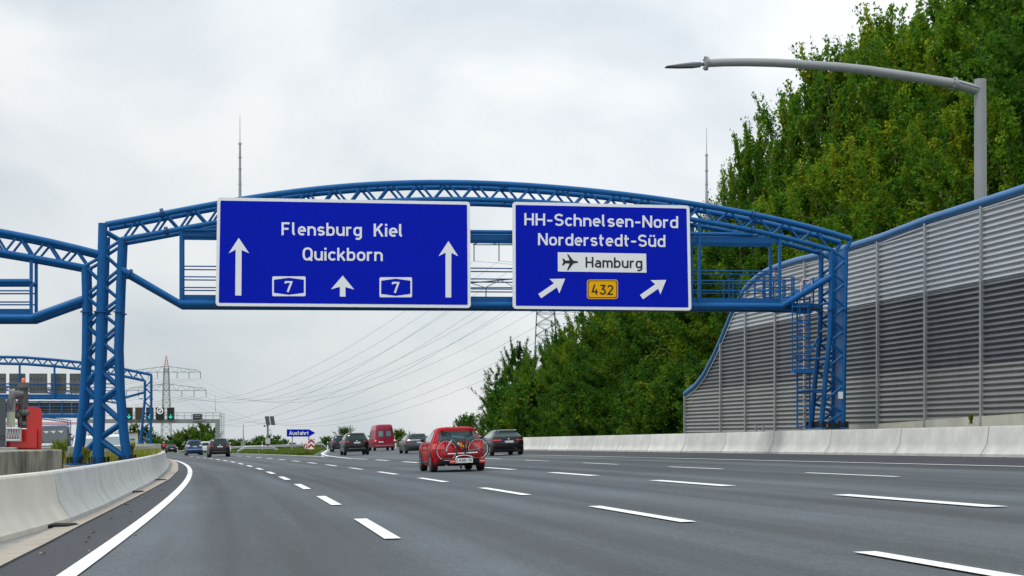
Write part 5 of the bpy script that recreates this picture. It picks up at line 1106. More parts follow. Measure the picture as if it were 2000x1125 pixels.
# white box body
X, Y, Zq = opp(259, 190); t = thing('box_lorry', 'white box lorry body with a small green emblem, right of the mast', 'lorry', (X, Y, Zq + .2), road_frame(heading(180)), None, world_coords=False)
mb = MB(); mb.box((0, 2.2, 1.55), (1.25, 4.2, 1.7)); mb.build('box_body', mat('lorry white', (0.55, 0.56, 0.55), 0.5, var=.06), t)
mb = MB(); mb.box((0, 0.08, 2.415), (1.31, 0.06, .05)); mb.box((-.645, .08, 1.55), (.05, .06, 1.72)); mb.build('edge_trim', mat('faded red', (0.45, 0.2, 0.2), 0.6), t)
mb = MB(); mb.sphere((0.05, 0.09, 1.75), .2, 12, 6, (1.3, .08, .6)); mb.build('emblem', mat('green emblem', (0.02, 0.2, 0.14), 0.5), t)
for sx in (-.45, .45): mb = MB(); mb.box((sx, 0.085, 1.0), (.12, .03, .16)); mb.build('door_latch', DARKPL, t)
mb = MB(); mb.box((0, 2.2, .55), (1.1, 4.0, .3)); mb.build('chassis', DARKPL, t)
for y in (0.9, 3.5):
    for sd in (-1, 1): wheel(t, sd * .5, y, .38, .22, sd)
# red crane lorry behind the old concrete block
cx_ = P(47, 880, 63); ct = thing('crane_lorry', 'red crane lorry with grey loading crane and orange beacon at the left edge', 'lorry', cx_, None, None)
def cb(px, py, dy=0.0): return P(px, py, 63 + dy)
def pbox(mb, x0, y0, x1, y1, d0, d1): mb.hexa([cb(x0, y1, d0), cb(x1, y1, d0), cb(x1, y1, d1), cb(x0, y1, d1), cb(x0, y0, d0), cb(x1, y0, d0), cb(x1, y0, d1), cb(x0, y0, d1)])
mb = MB(); poly = [(12, 878), (80, 878), (82.5, 862), (82.5, 806), (79, 797), (72, 794.5), (52, 794.5), (52, 838), (12, 838)]
a = [cb(*p, 0) for p in poly]; b = [cb(*p, 2.6) for p in poly]; k = len(poly); mb.add(a + b, [tuple(range(k)), tuple(range(k, 2 * k))[::-1]] + [(i, i + k, (i + 1) % k + k, (i + 1) % k) for i in range(k)]); mb.build('red_cover', RED, ct, 30)
mb = MB(); pbox(mb, 12, 838.5, 72, 875, -.1, .0); mb.build('red_flap', RED, ct)
mb = MB(); pbox(mb, -60, 777, 11.5, 893, -.35, 2.4); o = mb.build('grey_body', mat('lorry grey', (0.065, 0.075, 0.085), 0.5), ct); mb = MB(); pbox(mb, -60, 850.5, 11.7, 852, -.36, -.34); pbox(mb, -60, 856, 11.7, 857.5, -.36, -.34); mb.build('body_rib', mat('lorry grey dark', (0.03, 0.035, 0.04), 0.5), o)
CG = mat('crane grey', (0.10, 0.10, 0.105), 0.45, var=.15, vscale=2, coat=.2)
mb = MB(); mb.tube([cb(45, 836, .5), cb(45, 758, .5)], 0.19, 12); pbox(mb, 34, 747, 57, 757, .2, .9); mb.tube([cb(44, 770, .15), cb(25, 771, -.1), cb(23, 780, -.15), cb(23, 800, -.15)], [.12, .15, .15, .12], 10); mb.tube([cb(30, 764, .0), cb(19, 766, .0)], .1, 8)
mb.tube([cb(38, 800, .1), cb(41, 835, .1)], .10, 8)
for q in ((35, 812), (45, 806), (52, 806), (47, 829)): mb.sphere(cb(*q, .05), .13, 8, 6)
mb.tube([cb(52, 800, .2), cb(53, 832, .2)], .07, 8); mb.build('crane_arm', CG, ct, 50)
mb = MB(); pbox(mb, 13, 779, 30, 804, -.25, .3); mb.build('grey_cover', mat('mid grey cover', (0.19, 0.19, 0.185), .6), ct)
mb = MB(); pbox(mb, 13, 804.5, 29.5, 834, -.28, .25); mb.build('control_cabinet', mat('cream cabinet', (0.36, 0.38, 0.29), .5), ct)
mb = MB(); pbox(mb, 30, 793, 36, 799, -.1, .1); mb.build('red_valve', RED, ct)
mb = MB()
for x in (15, 20, 25, 30, 35): mb.tube([cb(x, 838, -.4), cb(x + 2.5, 858, -.4)], .03, 6); mb.tube([cb(x + 5, 838, -.42), cb(x + 2.5, 858, -.42)], .02, 6)
mb.tube([cb(13, 837, -.4), cb(40, 837, -.4)], .035, 6); mb.tube([cb(13, 860, -.4), cb(40, 860, -.4)], .045, 6); mb.tube([cb(13, 836, -.4), cb(13, 862, -.4)], .04, 6); mb.tube([cb(40, 836, -.4), cb(40, 862, -.4)], .04, 6); mb.build('control_levers', mat('lever steel', (.42, .43, .44), .45, .3), ct)
mb = MB(); mb.tube([cb(46, 747, .5), cb(46, 741, .5), cb(46, 738.5, .5)], [.075, .07, .04], 12); mb.build('beacon', mat('orange beacon', (0.75, 0.13, 0.01), .25, coat=.6), ct, 40)
mb = MB(); pbox(mb, 11, 878.5, 74, 890, .1, 2.3); mb.build('chassis', mat('chassis grey', (.05, .05, .052), .6), ct)
for x in (20, 60):
    for dy in (0.4, 2.1): mb = MB(); mb.tube([cb(x, 897, dy), cb(x, 897, dy + .3)], .5, 16); mb.build('wheel', RUBBER, ct, 40)
# ------------------------------------------------------------------ further gantries
def chordset(root, top, bot, Y, depth, r, step, mt=BLUE):
    for pts in (top, bot):
        for d in (0, depth): mb = MB(); mb.tube([P(x, y, Y + d) for x, y in pts], r, 8); mb.build('chord', mt, root, 50)
    x0, x1 = bot[0][0], bot[-1][0]; n = int((x1 - x0) / step); st_ = (x1 - x0) / n
    for d in (0, depth):
        mb = MB()
        for i in range(n):
            a = x0 + i * st_; m_ = a + st_ / 2; b = a + st_
            mb.tube([P(a, yat(bot, a), Y + d), P(m_, yat(top, m_), Y + d)], r * .5, 5); mb.tube([P(m_, yat(top, m_), Y + d), P(b, yat(bot, b), Y + d)], r * .5, 5)
        mb.build('lattice', mt, root, 50)
def legset(root, inn, outp, Y, depth, r, n, mt=BLUE):
    for pts in (inn, outp):
        for d in (0, depth): mb = MB(); mb.tube([P(x, y, Y + d) for x, y in pts], r, 8); mb.build('leg', mt, root, 50)
    y0, y1 = inn[0][1], inn[-1][1]
    for d in (0, depth):
        mb = MB()
        for i in range(n):
            a = y0 + (y1 - y0) * i / n; b = y0 + (y1 - y0) * (i + 1) / n; A, B_ = (inn, outp) if i % 2 else (outp, inn)
            mb.tube([P(xat(A, a), a, Y + d), P(xat(B_, b), b, Y + d)], r * .55, 5)
        mb.build('leg_lattice', mt, root, 50)
def bar(mb, x0, y0, x1, y1, Y, d):   # upright box by pixel extents at distance Y, d metres deep
    mb.hexa([P(x0, y1, Y), P(x1, y1, Y), P(x1, y1, Y) + Vector((0, d, 0)), P(x0, y1, Y) + Vector((0, d, 0)), P(x0, y0, Y), P(x1, y0, Y), P(x1, y0, Y) + Vector((0, d, 0)), P(x0, y0, Y) + Vector((0, d, 0))])
Y2 = 165.0
g2 = thing('sign_gantry', 'second blue lattice gantry behind the mast, carrying grey sign backs', 'gantry', P(284, 864, Y2))
t2 = [(-160, 716), (-60, 700), (0, 697), (48, 698), (110, 703), (160, 708), (238, 720), (296, 732)]; b2 = [(-160, 730), (-60, 713), (0, 710), (50, 711), (110, 715.5), (160, 721), (238, 734), (282, 743)]
chordset(g2, t2, b2, Y2, 1.4, 0.13, 21.5); legset(g2, [(283, 743), (283, 780), (280, 810), (274, 866)], [(295.5, 732), (295.5, 780), (294, 866)], Y2, 1.4, 0.12, 9)
mb = MB(); mb.tube([P(283, 766, Y2), P(238, 778, Y2), P(-160, 777, Y2)], .12, 8); mb.build('lower_chord', BLUE, g2, 50)
for d in (-.1, 1.3):
    mb = MB(); bar(mb, -160, 770, 238, 776, Y2 + d, .05); mb.build('toe_board', BLUE, g2); mb = MB(); bar(mb, -160, 748.5, 238, 751, Y2 + d, .08); mb.build('handrail', BLUE, g2)
for yv in (757, 763): mb = MB(); mb.tube([P(-160, yv, Y2 + 1.3), P(238, yv, Y2 + 1.3)], .04, 5); mb.build('handrail', BLUE, g2)
for x in (38, 106, 238, -30): mb = MB(); bar(mb, x - 1.7, 711 if x < 200 else 734, x + 1.7, 776, Y2 - .2, .16); mb.build('hanger_post', BLUE, g2)
for x in (275, 294): mb = MB(); ring(mb, P(x, 865.5, Y2), .3, .12); ring(mb, P(x if x < 280 else 295, 779, Y2), .2, .08); mb.build('flange', BLUE, g2, 50) if False else mb.build('base_plate', BLUE, g2, 50)
mb = MB(); bar(mb, 262, 866.8, 304, 885, Y2 - .6, 2.6); mb.build('foundation', CONCBASE, g2)
for k, (xa, xb) in enumerate(((-40, -16), (-10, 10), (18, 48), (57, 90.5), (99, 128), (136, 172))):
    s_ = thing('matrix_sign', ('grey back of an overhead sign, first from the mast on the second gantry' if k == 5 else 'grey riveted back of an overhead sign on the second blue gantry'), 'road sign', P((xa + xb) / 2, 775, Y2), None, None if k == 5 else 'sign backs on the second gantry')
    mb = MB(); bar(mb, xa, 729.5, xb, 768.5, Y2 + .1, .35); mb.build('panel', SIGBACK, s_)
    mb = MB(); bar(mb, xa + 1, 748.0, xb - 1, 748.8, Y2 + .07, .05); bar(mb, xa - 1, 747, xa, 752, Y2 + .07, .1); bar(mb, xb, 747, xb + 1, 752, Y2 + .07, .1); mb.build('bracket', GREYP, s_)
    mb = MB()
    for yv in (738, 758):
        for q in np.linspace(xa + 3, xb - 3, 5): bar(mb, q - .6, yv, q + .6, yv + 4, Y2 + .075, .05)
    mb.build('vent_slots', SIGDARK, s_)
Y3 = 260.0
g3 = thing('sign_gantry', 'third blue gantry with a long dark sign back, half hidden behind the second', 'gantry', P(240, 866, Y3))
chordset(g3, [(-60, 752), (60, 757), (150, 765), (243, 783)], [(-60, 759), (60, 764), (150, 773), (236, 789)], Y3, 1.4, .12, 14); legset(g3, [(236, 789), (236, 815), (232, 872)], [(243, 783), (243, 815), (242, 872)], Y3, 1.4, .12, 8)
mb = MB(); bar(mb, -60, 783, 160, 785.5, Y3 - .2, .2); bar(mb, -60, 808.5, 182, 814.5, Y3 - .3, .4); mb.build('walkway', BLUE, g3)
mb = MB(); bar(mb, -60, 814.5, 182, 816, Y3 - .3, 1.6); mb.build('walkway_deck', SIGDARK, g3)
mb = MB()
for x in (5, 40, 77, 121, 160): bar(mb, x - 1, 784, x + 1, 810, Y3 - .3, .1)
for yv in (794, 800, 805): mb.tube([P(-60, yv, Y3 - .3), P(182, yv, Y3 - .3)], .04, 5)
mb.build('handrail', BLUE, g3)
s_ = thing('matrix_sign', 'long dark sign back behind blue rails on the third gantry', 'road sign', P(60, 812, Y3)); mb = MB(); bar(mb, -60, 786, 182, 808, Y3 + .2, .4); mb.build('panel', SIGDARK, s_)
mb = MB()
for x in (20, 97, 140, 170): bar(mb, x - .5, 786, x + .5, 808, Y3 + .17, .05)
mb.build('panel_rib', GREYP, s_)
g4 = thing('sign_gantry', 'tiny farthest blue gantry seen under the third one, left of the mast', 'gantry', P(135, 840, 480.0))
chordset(g4, [(-20, 807), (60, 811), (137, 821)], [(-20, 811), (60, 815), (134, 825)], 480, 1.4, .12, 8); legset(g4, [(133, 825), (133, 862)], [(138, 821), (138, 862)], 480, 1.4, .13, 6)
mb = MB()
for yv in (829, 833): mb.tube([P(-20, yv, 480), P(134, yv, 480)], .06, 5)
mb.build('handrail', BLUE, g4)
jb = thing('crane', 'far tower crane with thin red jib and mast, seen below the gantries', 'crane', P(20, 870, 620.0))
mb = MB(); 
for yv in (825.5, 828): mb.tube([P(-60, yv, 620), P(172, yv, 620)], .13, 5)
for i in range(29): mb.tube([P(-60 + i * 8, 828, 620), P(-56 + i * 8, 825.5, 620), P(-52 + i * 8, 828, 620)], .06, 4)
mb.build('jib', PYLR, jb)
mb = MB()
for dx in (-2, 2): mb.tube([P(20 + dx, 872, 620), P(20 + dx, 816, 620)], .15, 5)
for i in range(10): mb.tube([P(18, 868 - i * 5, 620), P(22, 863 - i * 5, 620)], .08, 4)
mb.build('mast', PYLR, jb)
# grey lane-signal gantry
YS = 310.0
sg4 = thing('signal_gantry', 'far grey steel gantry with lane signals crossing the road', 'gantry', P(425, 868, YS))
mb = MB(); bar(mb, 150, 818.5, 428, 826.5, YS, 1.2); mb.build('beam', mat('gantry grey paint', (0.24, 0.26, 0.27), .5, .2), sg4)
mb = MB(); bar(mb, 420.5, 826.5, 427.5, 869, YS, .8); mb.build('leg', MATS['gantry grey paint'], sg4)
mb = MB()
for yv in (806, 812): mb.tube([P(150, yv, YS), P(430, yv, YS)], .05, 5); mb.tube([P(150, yv, YS + 1.2), P(430, yv, YS + 1.2)], .05, 5)
for x in range(150, 435, 14): mb.tube([P(x, 806, YS), P(x, 818.5, YS)], .04, 4)
mb.build('railing', GREYP, sg4)
mb = MB()
for x in (429.5, 433, 437.5): mb.tube([P(x, 866, YS), P(x, 807, YS)], .055, 5)
for i in range(14): mb.tube([P(429.5, 864 - i * 4.2, YS), P(437.5, 864 - i * 4.2, YS)], .035, 4)
mb.build('ladder_cage', GREYP, sg4)
mb = MB(); mb.tube([P(421, 806, YS + .6), P(421, 772, YS + .6)], [.05, .02], 5); mb.build('lightning_rod', GREYP, sg4)
def sigbox(xa, xb, label, kind, ya=795.5, yb=821):
    s_ = thing('lane_signal', label, 'lane signal', P((xa + xb) / 2, yb, YS)); mb = MB(); bar(mb, xa, ya, xb, yb, YS - .45, .4); mb.build('housing', GREYP, s_)
    mb = MB(); bar(mb, xa + .7, ya + .7, xb - .7, yb - .7, YS - .47, .015); sc = mb.build('screen', LEDBLK if kind != 'brown' else LEDBRN, s_)
    c = (xa + xb) / 2; pl_ = lambda pts, m_, nm: (lambda q: (q.poly([P(x, y, YS - .48) for x, y in pts]), q.build(nm, m_, s_)))(MB())
    if kind == 'arrow': pl_([(c - .7, 809), (c - .7, 814.5), (c - 3.4, 812.6), (c - 3.4, 814.4), (c, 818), (c + 3.4, 814.4), (c + 3.4, 812.6), (c + .7, 814.5), (c + .7, 809)], LEDG, 'green_arrow')
    if kind == 'ring':
        mb = MB(); k = 24; a = [(c + 6.3 * math.cos(i * 6.2832 / k), 802.3 + 6.3 * math.sin(i * 6.2832 / k)) for i in range(k)]; b = [(c + 5.2 * math.cos(i * 6.2832 / k), 802.3 + 5.2 * math.sin(i * 6.2832 / k)) for i in range(k)]
        mb.add([P(*p, YS - .48) for p in a + b], [(i, (i + 1) % k, (i + 1) % k + k, i + k) for i in range(k)])
        for o_ in (-1.6, 0, 1.6): mb.poly([P(c - 2.6 + o_, 805.6 + o_ * .3, YS - .48), P(c - 2.0 + o_, 805.9 + o_ * .3, YS - .48), P(c + 2.6 + o_, 799 + o_ * .3, YS - .48), P(c + 2.0 + o_, 798.7 + o_ * .3, YS - .48)])
        mb.build('ring_symbol', LEDW, s_)
sigbox(245, 259, 'black lane signal with green down arrow, beside the blue mast', 'arrow'); sigbox(263.6, 280.5, 'wide dark blank lane signal between two green-arrow signals', 'brown')
sigbox(285, 299.6, 'black green-arrow lane signal crossed by the leg of the second gantry', 'arrow'); sigbox(303.6, 321, 'lane signal with a white ring and slanted bars', 'ring'); sigbox(326, 340.4, 'black lane signal with green down arrow, right of the white ring signal', 'arrow')
s_ = thing('variable_sign', 'small dark grey message board on the right half of the signal gantry', 'road sign', P(385, 822, YS)); mb = MB(); bar(mb, 376, 808, 395, 822, YS - .4, .35); mb.build('housing', GREYP, s_); mb = MB(); bar(mb, 377, 809, 394, 820, YS - .42, .015); mb.build('screen', SIGDARK, s_)
mb = MB()
for yv, xa, xb in ((811, 380, 391), (814.5, 379, 392)):
    x = xa
    while x < xb: bar(mb, x, yv, x + 1.6, yv + 1.6, YS - .44, .015); x += 2.3
mb.build('lit_dots', mat('dim dots', (.3, .32, .32), .5), s_)
# ------------------------------------------------------------------ pylons and cables
def lattice_tower(root, m, base, zt, w0, w1, r, n, topm=None, zpeak=None):
    mb = MB(); c = Vector(base)
    def crn(f, i): w = (w0 + (w1 - w0) * f) / 2; sx, sy = ((-1, -1), (1, -1), (1, 1), (-1, 1))[i % 4]; return c + Vector((sx * w, sy * w, (zt - c.z) * f))
    fs = [1 - (1 - i / n) ** 1.25 for i in range(n + 1)]
    for i in range(4): mb.tube([crn(0, i), crn(1, i)], r, 4)
    for k in range(n):
        for i in range(4): a, b = (i, i + 1) if k % 2 else (i + 1, i); mb.tube([crn(fs[k], a), crn(fs[k + 1], b)], r * .6, 4); mb.tube([crn(fs[k], b), crn(fs[k + 1], a)], r * .45, 4); mb.tube([crn(fs[k + 1], i), crn(fs[k + 1], i + 1)], r * .5, 4)
    mb.build('tower', m, root)
    if zpeak:
        mb = MB(); ap_ = Vector((c.x, c.y, zpeak))
        for i in range(4): mb.tube([crn(1, i), ap_], r, 4)
        for f in (.3, .55):
            q = [crn(1, i).lerp(ap_, f) for i in range(4)]
            for i in range(4): mb.tube([q[i], q[(i + 1) % 4]], r * .6, 4)
        mb.build('peak', topm or m, root)
def crossarm(root, m, c, half, rise, r, n):
    mb = MB()
    for sd in (-1, 1):
        t = c + Vector((sd * half, 0, 0)); 
        for dy in (-.6, .6): mb.tube([c + Vector((0, dy, 0)), t], r, 4); mb.tube([c + Vector((0, dy, rise)), t + Vector((-sd * half * .12, 0, rise * .35)), t], r, 4)
        for i in range(n):
            f0, f1 = i / n, (i + .5) / n; top = lambda f: c + Vector((sd * half * f, 0, rise * (1 - .65 * f / .88) if f < .88 else rise * .35 * (1 - f) / .12)); bot = lambda f: c + Vector((sd * half * f, 0, 0))
            mb.tube([bot(f0), top(f1), bot((i + 1) / n)], r * .7, 4)
    mb.build('crossarm', m, root)
def insul(root, m, p, ln_i, r): mb = MB(); mb.tube([p, p - Vector((0, 0, ln_i))], r, 5); mb.build('insulator', m, root); return p - Vector((0, 0, ln_i))
A0 = Vector((-173.6, 900, -6.5)); pA = thing('pylon', 'far lattice power pylon with a red tip above the lane signals', 'pylon', A0)
lattice_tower(pA, PYL, A0, 34.8, 5.2, 2.2, .115, 15, PYLR, 41.2)
crossarm(pA, PYL, Vector((A0.x, 900, 32.8)), 17.3, 3.0, .11, 4); crossarm(pA, PYL, Vector((A0.x, 900, 23.6)), 20.2, 3.4, .11, 4)
B0 = Vector((6.2, 330, -.5)); pB = thing('pylon', 'near lattice power pylon rising behind the exit sign and the wood', 'pylon', B0)
lattice_tower(pB, PYL, B0, 37.5, 5.6, 2.0, .085, 20, None, 44)
crossarm(pB, PYL, Vector((6.2, 330, 36.2)), 13.4, 2.0, .09, 3); crossarm(pB, PYL, Vector((6.2, 330, 28.3)), 16.6, 2.2, .09, 3)
EA, EB = [], []
for o_, oB in ((-14.8, -13.2), (-9.0, -8.6), (-4.5, -4.2), (5.4, 4.2), (11.4, 8.6), (17.2, 13.2)): EA.append(insul(pA, PYL, Vector((A0.x + o_, 900, 32.8)), 3.2, .16)); EB.append(insul(pB, BOLT, Vector((6.2 + oB, 330, 36.2)), 3.0, .10))
for o_, oB in ((-20, -16.4), (-14, -11), (-8, -5.5), (7.8, 5.5), (13.9, 11), (20, 16.4)): EA.append(insul(pA, PYL, Vector((A0.x + o_, 900, 23.6)), 3.2, .16)); EB.append(insul(pB, BOLT, Vector((6.2 + oB, 330, 28.3)), 3.0, .10))
for k, (a, b) in enumerate(zip(EA, EB)):
    mb = MB(); sg_ = 17.5 + (k % 3) * .5; mb.tube([a.lerp(b, t) - Vector((0, 0, 4 * sg_ * t * (1 - t))) for t in np.linspace(0, 1, 41)], [.042 - .017 * t for t in np.linspace(0, 1, 41)], 4)
    tag(mb.build('power_cable', WIRE, None, None, a), 'thin sagging power cable strung between the two lattice pylons', 'power cable', 'power cables between the pylons')
for k, a in enumerate(EA):
    e = a + Vector((-420, 380, 2)); mb = MB(); mb.tube([a.lerp(e, t) - Vector((0, 0, 60 * t * (1 - t))) for t in np.linspace(0, 1, 17)], .05, 4)
    tag(mb.build('power_cable', WIRE, None, None, a), 'thin power cable leaving the far red-tipped pylon towards the left', 'power cable', 'power cables beyond the far pylon')
for k, b in enumerate(EB):
    e = b + Vector((330, -120, 6)); mb = MB(); mb.tube([b.lerp(e, t) - Vector((0, 0, 50 * t * (1 - t))) for t in np.linspace(0, 1, 17)], .03, 4)
    tag(mb.build('power_cable', WIRE, None, None, b), 'thin power cable leaving the near pylon above the wood', 'power cable', 'power cables beyond the near pylon')
# ------------------------------------------------------------------ crash rails, exit sign, chevron boards, solar mast
def crash_rail(pts, Y, label):
    t = thing('crash_rail', label, 'crash rail', P(pts[0][0], pts[0][1] + 8, Y)); q = [P(x, y, Y) for x, y in pts]
    mb = MB(); prof = [(-.16, 0), (-.12, .05), (-.04, .05), (0, 0), (.04, .05), (.12, .05), (.16, 0)]
    mb.grid([[p + Vector((0, -d, z)) for z, d in prof] for p in q]); mb.grid([[p + Vector((0, -d + .012, z)) for z, d in prof][::-1] for p in q]); mb.build('rail', mat('crash rail steel', (0.36, .375, .385), .45, .5), t, 60)
    n = int(sum((b - a).length for a, b in zip(q[:-1], q[1:])) / 4) + 1
    for i in range(n + 1):
        f = i / n * (len(q) - 1); k = min(int(f), len(q) - 2); p = q[k].lerp(q[k + 1], f - k); mb = MB(); zb = gz(p.x, p.y) - .15; mb.box((p.x, p.y + .08, (p.z + zb) / 2), (.1, .1, max(.1, p.z - zb))); mb.build('post', GALV, t)
crash_rail([(449, 874.8), (480, 873), (520, 871.6), (560, 871), (600, 869.5), (618, 867.5), (628, 867.2), (633, 870), (639, 876.5)], 240, 'steel crash rail passing behind the blue exit sign')
crash_rail([(463, 883), (470, 878), (478, 874.6), (505, 874.8), (533, 875), (540, 878), (547, 883)], 214, 'short nearer steel crash rail with both ends sloping to the ground')
crash_rail([(340, 881.5), (355, 881.8), (370, 881.5), (400, 880), (430, 878), (452, 876)], 300, 'far steel crash rail behind the cars on the main road')
YE = 216.0
es = thing('exit_sign', 'blue arrow-shaped sign reading Ausfahrt on two posts', 'road sign', P(588, 872, YE))
def eo(x, y, d=0.0): return P(x, y, YE) + Vector((0, -d, 0))
q = [(560, 838.6), (603.5, 838.6), (616, 845.6), (603.5, 852.8), (560, 852.8)]; k = 5
mb = MB(); mb.add([eo(*p) for p in q] + [eo(*p, -.06) for p in q], [(4, 3, 2, 1, 0), (5, 6, 7, 8, 9)] + [(i, (i + 1) % k, (i + 1) % k + k, i + k) for i in range(k)]); mb.build('panel', SIGNBLUE, es)
lettering(es, 'Ausfahrt', eo(565, 849.4), eo(603, 849.4), 7.3 * YE / F, Vector((0, -1, 0)), SIGNWHITE, w=1.25, dz=.02)
for x in (570.5, 603): mb = MB(); p = P(x, 853, YE); zb = gz(p.x, YE) - .1; mb.tube([Vector((p.x, YE + .1, zb)), P(x, 840, YE) + Vector((0, .1, 0))], .07, 8); mb.build('post', GALV, es, 50)
YC = 205.0
def chevron(label, c, w, h, ang, light):
    t = thing('chevron_board', label, 'chevron board', c - Vector((0, 0, h / 2 + .25))); Mr = Matrix.Rotation(ang, 3, 'Y')
    def q(x, z, d=0): return c + Mr @ Vector((x * w, -d, z * h))
    def pl_(pts, m_, nm, d): mb = MB(); mb.poly([q(x, z, d) for x, z in pts]); mb.build(nm, m_, t)
    mb = MB(); mb.hexa([q(-.5, -.5), q(.5, -.5), q(.5, -.5, -.05), q(-.5, -.5, -.05), q(-.5, .5), q(.5, .5), q(.5, .5, -.05), q(-.5, .5, -.05)]); mb.build('board', SIGNWHITE, t)
    CR = mat('chevron red', (.42, .012, .02), .5)
    for z in (.28, -.12):
        pl_([(-.5, z - .20), (-.5, z - .02), (0, z + (.0 if z > 0 else .20)), (0, z - (.0 if z > 0 else 0))] if False else [(-.5, z - .22), (0, z + .02), (0, z + .22), (-.5, z - .02)], CR, 'red_chevron', .012); pl_([(.5, z - .02), (0, z + .22), (0, z + .02), (.5, z - .22)], CR, 'red_chevron', .012)
    pl_([(-.5, .5), (-.5, .36), (-.2, .5)], CR, 'red_corner', .012); pl_([(.5, .5), (.2, .5), (.5, .36)], CR, 'red_corner', .012); pl_([(-.32, -.5), (0, -.32), (.32, -.5)], CR, 'red_chevron', .012)
    if light: mb = MB(); mb.sphere(q(0.02, -.42, .06), .10, 10, 6, (1.2, .5, .9)); mb.build('warning_lamp', mat('warning lamp', (1, .45, .03), .3, emit=.8), t)
    mb = MB(); mb.tube([Vector((c.x, c.y + .06, c.z)), Vector((c.x, c.y + .06, gz(c.x, c.y) - .1))], .04, 6); mb.build('post', GALV, t)
chevron('upright red and white chevron board with an orange lamp at the exit nose', P(607.8, 868.5, YC), .72, 1.32, 0.0, True)
chevron('second red and white chevron board turned slantwise beside the upright one', P(598.5, 873, YC + 1.5), .5, .8, R(-42), False)
YM = 226.0
sm = thing('solar_mast', 'mast with two dark solar panels and white control box behind the crash rail', 'solar mast', P(523, 872, YM))
mb = MB(); p = P(523, 872, YM); mb.tube([Vector((p.x, YM, gz(p.x, YM) - .1)), P(523, 820, YM)], .11, 8); mb.tube([P(523, 832, YM), P(515.5, 832, YM)], .05, 6); mb.tube([P(523, 840, YM), P(529, 840, YM)], .03, 5); mb.tube([P(528, 836, YM), P(528, 850, YM)], .02, 5); mb.build('pole', mat('pole weathered', (.17, .18, .18), .5, .4), sm, 50)
for xa in (517, 526.6):
    mb = MB(); q = [P(xa, 813, YM + .1), P(xa + 8.2, 812.8, YM + .1), P(xa + 11, 829.8, YM - .45), P(xa + 3, 829.8, YM - .45)]; d = Vector((0, .03, .04)); mb.hexa([q[3] - d, q[2] - d, q[1] - d, q[0] - d, q[3], q[2], q[1], q[0]]); mb.build('solar_panel', mat('solar cells', (.030, .038, .05), .45, spec=.25), sm)
mb = MB(); bar(mb, 518.3, 856, 527.2, 866.5, YM - .25, .3); mb.build('control_box', mat('box white', (.52, .54, .53), .5), sm)
mb = MB(); mb.sphere(P(516.5, 832, YM), .13, 8, 6, (1, 1.4, .9)); mb.build('camera', SIGDARK, sm)
YT = 250.0
tm = thing('camera_mast', 'thin grey mast with a small lattice foot beside the far road', 'mast', P(475, 874, YT)); mb = MB(); mb.tube([P(475.3, 876, YT), P(475.3, 829, YT)], [.11, .05], 6); mb.build('pole', GREYP, tm, 50)
mb = MB()
for x in (471.5, 478.5): mb.tube([P(x, 877, YT), P(x, 861, YT)], .06, 5)
for i in range(4): mb.tube([P(471.5, 876 - i * 4, YT), P(478.5, 872 - i * 4, YT)], .04, 4)
mb.build('foot', GREYP, tm)
for px, py, Y_ in ((449.5, 880, 200), (512, 877, 222), (640, 879, 200), (346.5, 884, 300), (647, 877, 226), (766, 875, 200), (773, 875, 206)):
    b = P(px, py, Y_); mb = MB(); mb.hexa([b + Vector(v) for v in ((-.06, -.05, -.1), (.06, -.05, -.1), (.06, .05, -.1), (-.06, .05, -.1), (-.055, -.05, .95), (.055, -.05, .90), (.055, .05, .90), (-.055, .05, .95))]); o = mb.build('delineator_post', SIGNWHITE, None, None, b); tag(o, 'small white delineator post with a black band at the road edge', 'marker post', 'white marker posts along the verges')
    mb = MB(); mb.hexa([b + Vector(v) for v in ((-.062, -.055, .62), (.062, -.055, .55), (.062, .055, .55), (-.062, .055, .62), (-.061, -.055, .82), (.061, -.055, .75), (.061, .055, .75), (-.061, .055, .82))]); c_ = mb.build('black_band', BOLT, None, None, b); c_.parent = o; c_.location = (0, 0, 0)
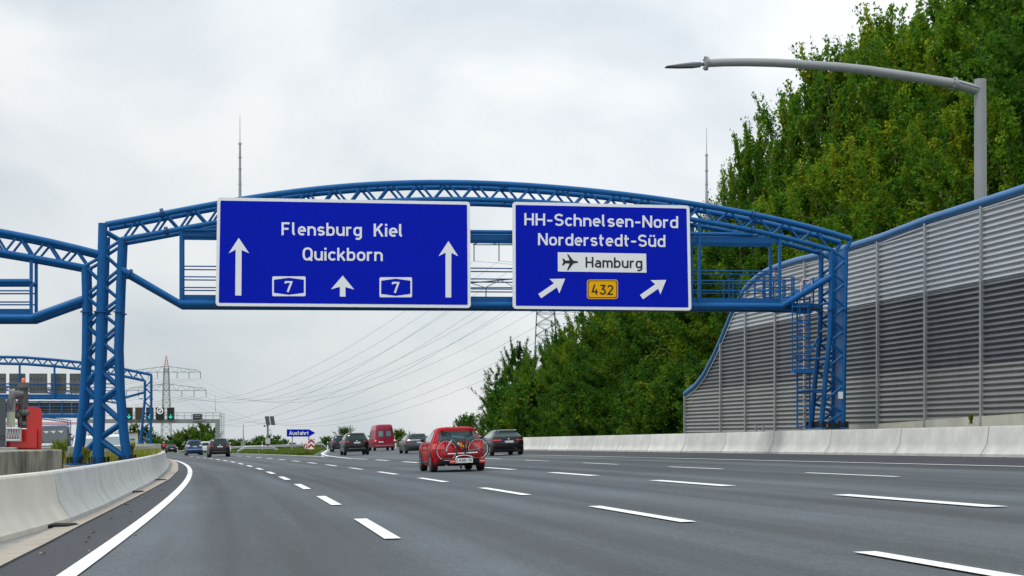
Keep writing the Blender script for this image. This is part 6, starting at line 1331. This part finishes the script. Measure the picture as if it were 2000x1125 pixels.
# weeds on the central reservation
def weed(px, py, Y_, h, n, seed, label):
    b = P(px, py, Y_); rg = np.random.default_rng(seed); x, y, z = b; mb = MB()
    t = thing('weed_plant', label, 'plant', b)
    for i in range(n):
        a = rg.uniform(0, 6.28); l = h * rg.uniform(.5, 1.1); e = b + Vector((math.cos(a) * l * .28, math.sin(a) * l * .28, l)); mb.tube([b + Vector((math.cos(a) * .08, math.sin(a) * .08, 0)), b.lerp(e, .5) + Vector((0, 0, .05)), e], [.012, .009, .004], 4)
    mb.build('stem', mat('weed stem', (.10, .12, .03), .7), t)
    pts = []
    for i in range(n * 26):
        a = rg.uniform(0, 6.28); f = rg.uniform(.1, 1.0); l = h * f; pts.append((x + math.cos(a) * l * .28 * rg.uniform(.3, 1.3), y + math.sin(a) * l * .28, z + l * rg.uniform(.8, 1.05)))
    o = blades('leaves', pts, .16, .05, LEAF_C, seed); o.parent = t; o.matrix_parent_inverse = t.matrix_basis.inverted()
weed(118, 915, 52, .72, 14, 1, 'tall yellow-green weed growing left of the blue mast foot'); weed(112, 912, 53, .58, 11, 2, 'bushy weed just left of the tall yellow-green weed'); weed(92, 930, 47, .45, 12, 3, 'low leafy weed against the mossy concrete block'); weed(168, 905, 62, .42, 10, 4, 'weed between the legs of the blue mast'); weed(256, 893, 72, .5, 12, 5, 'weed clump to the right of the mast foot')
weed(1896, 829, 60.2, .22, 6, 6, 'small green plant growing on the concrete base below the noise wall')
# fallen leaves along both shoulders
rg = np.random.default_rng(9); mb = MB()
for k in range(130):
    y = rg.uniform(30, 95) if k < 110 else rg.uniform(15, 50); x = (right_bar(y) - abs(rg.normal(0, .8)) - .1) if k < 110 else gut_edge(y) + abs(rg.normal(0, .5)); z = BANK * x + .02; a = rg.uniform(0, 6.28); r = rg.uniform(.03, .07)
    mb.add([(x + r * math.cos(a), y + r * math.sin(a), z), (x - r * .6 * math.sin(a), y + r * .6 * math.cos(a), z + .02), (x - r * math.cos(a), y - r * math.sin(a), z + .005), (x + r * .6 * math.sin(a), y - r * .6 * math.cos(a), z + .015)], [(0, 1, 2, 3)])
o = mb.build('leaves', mat('fallen leaf', (.22, .14, .05), .8, var=.5, vscale=.7)); o['kind'] = 'stuff'
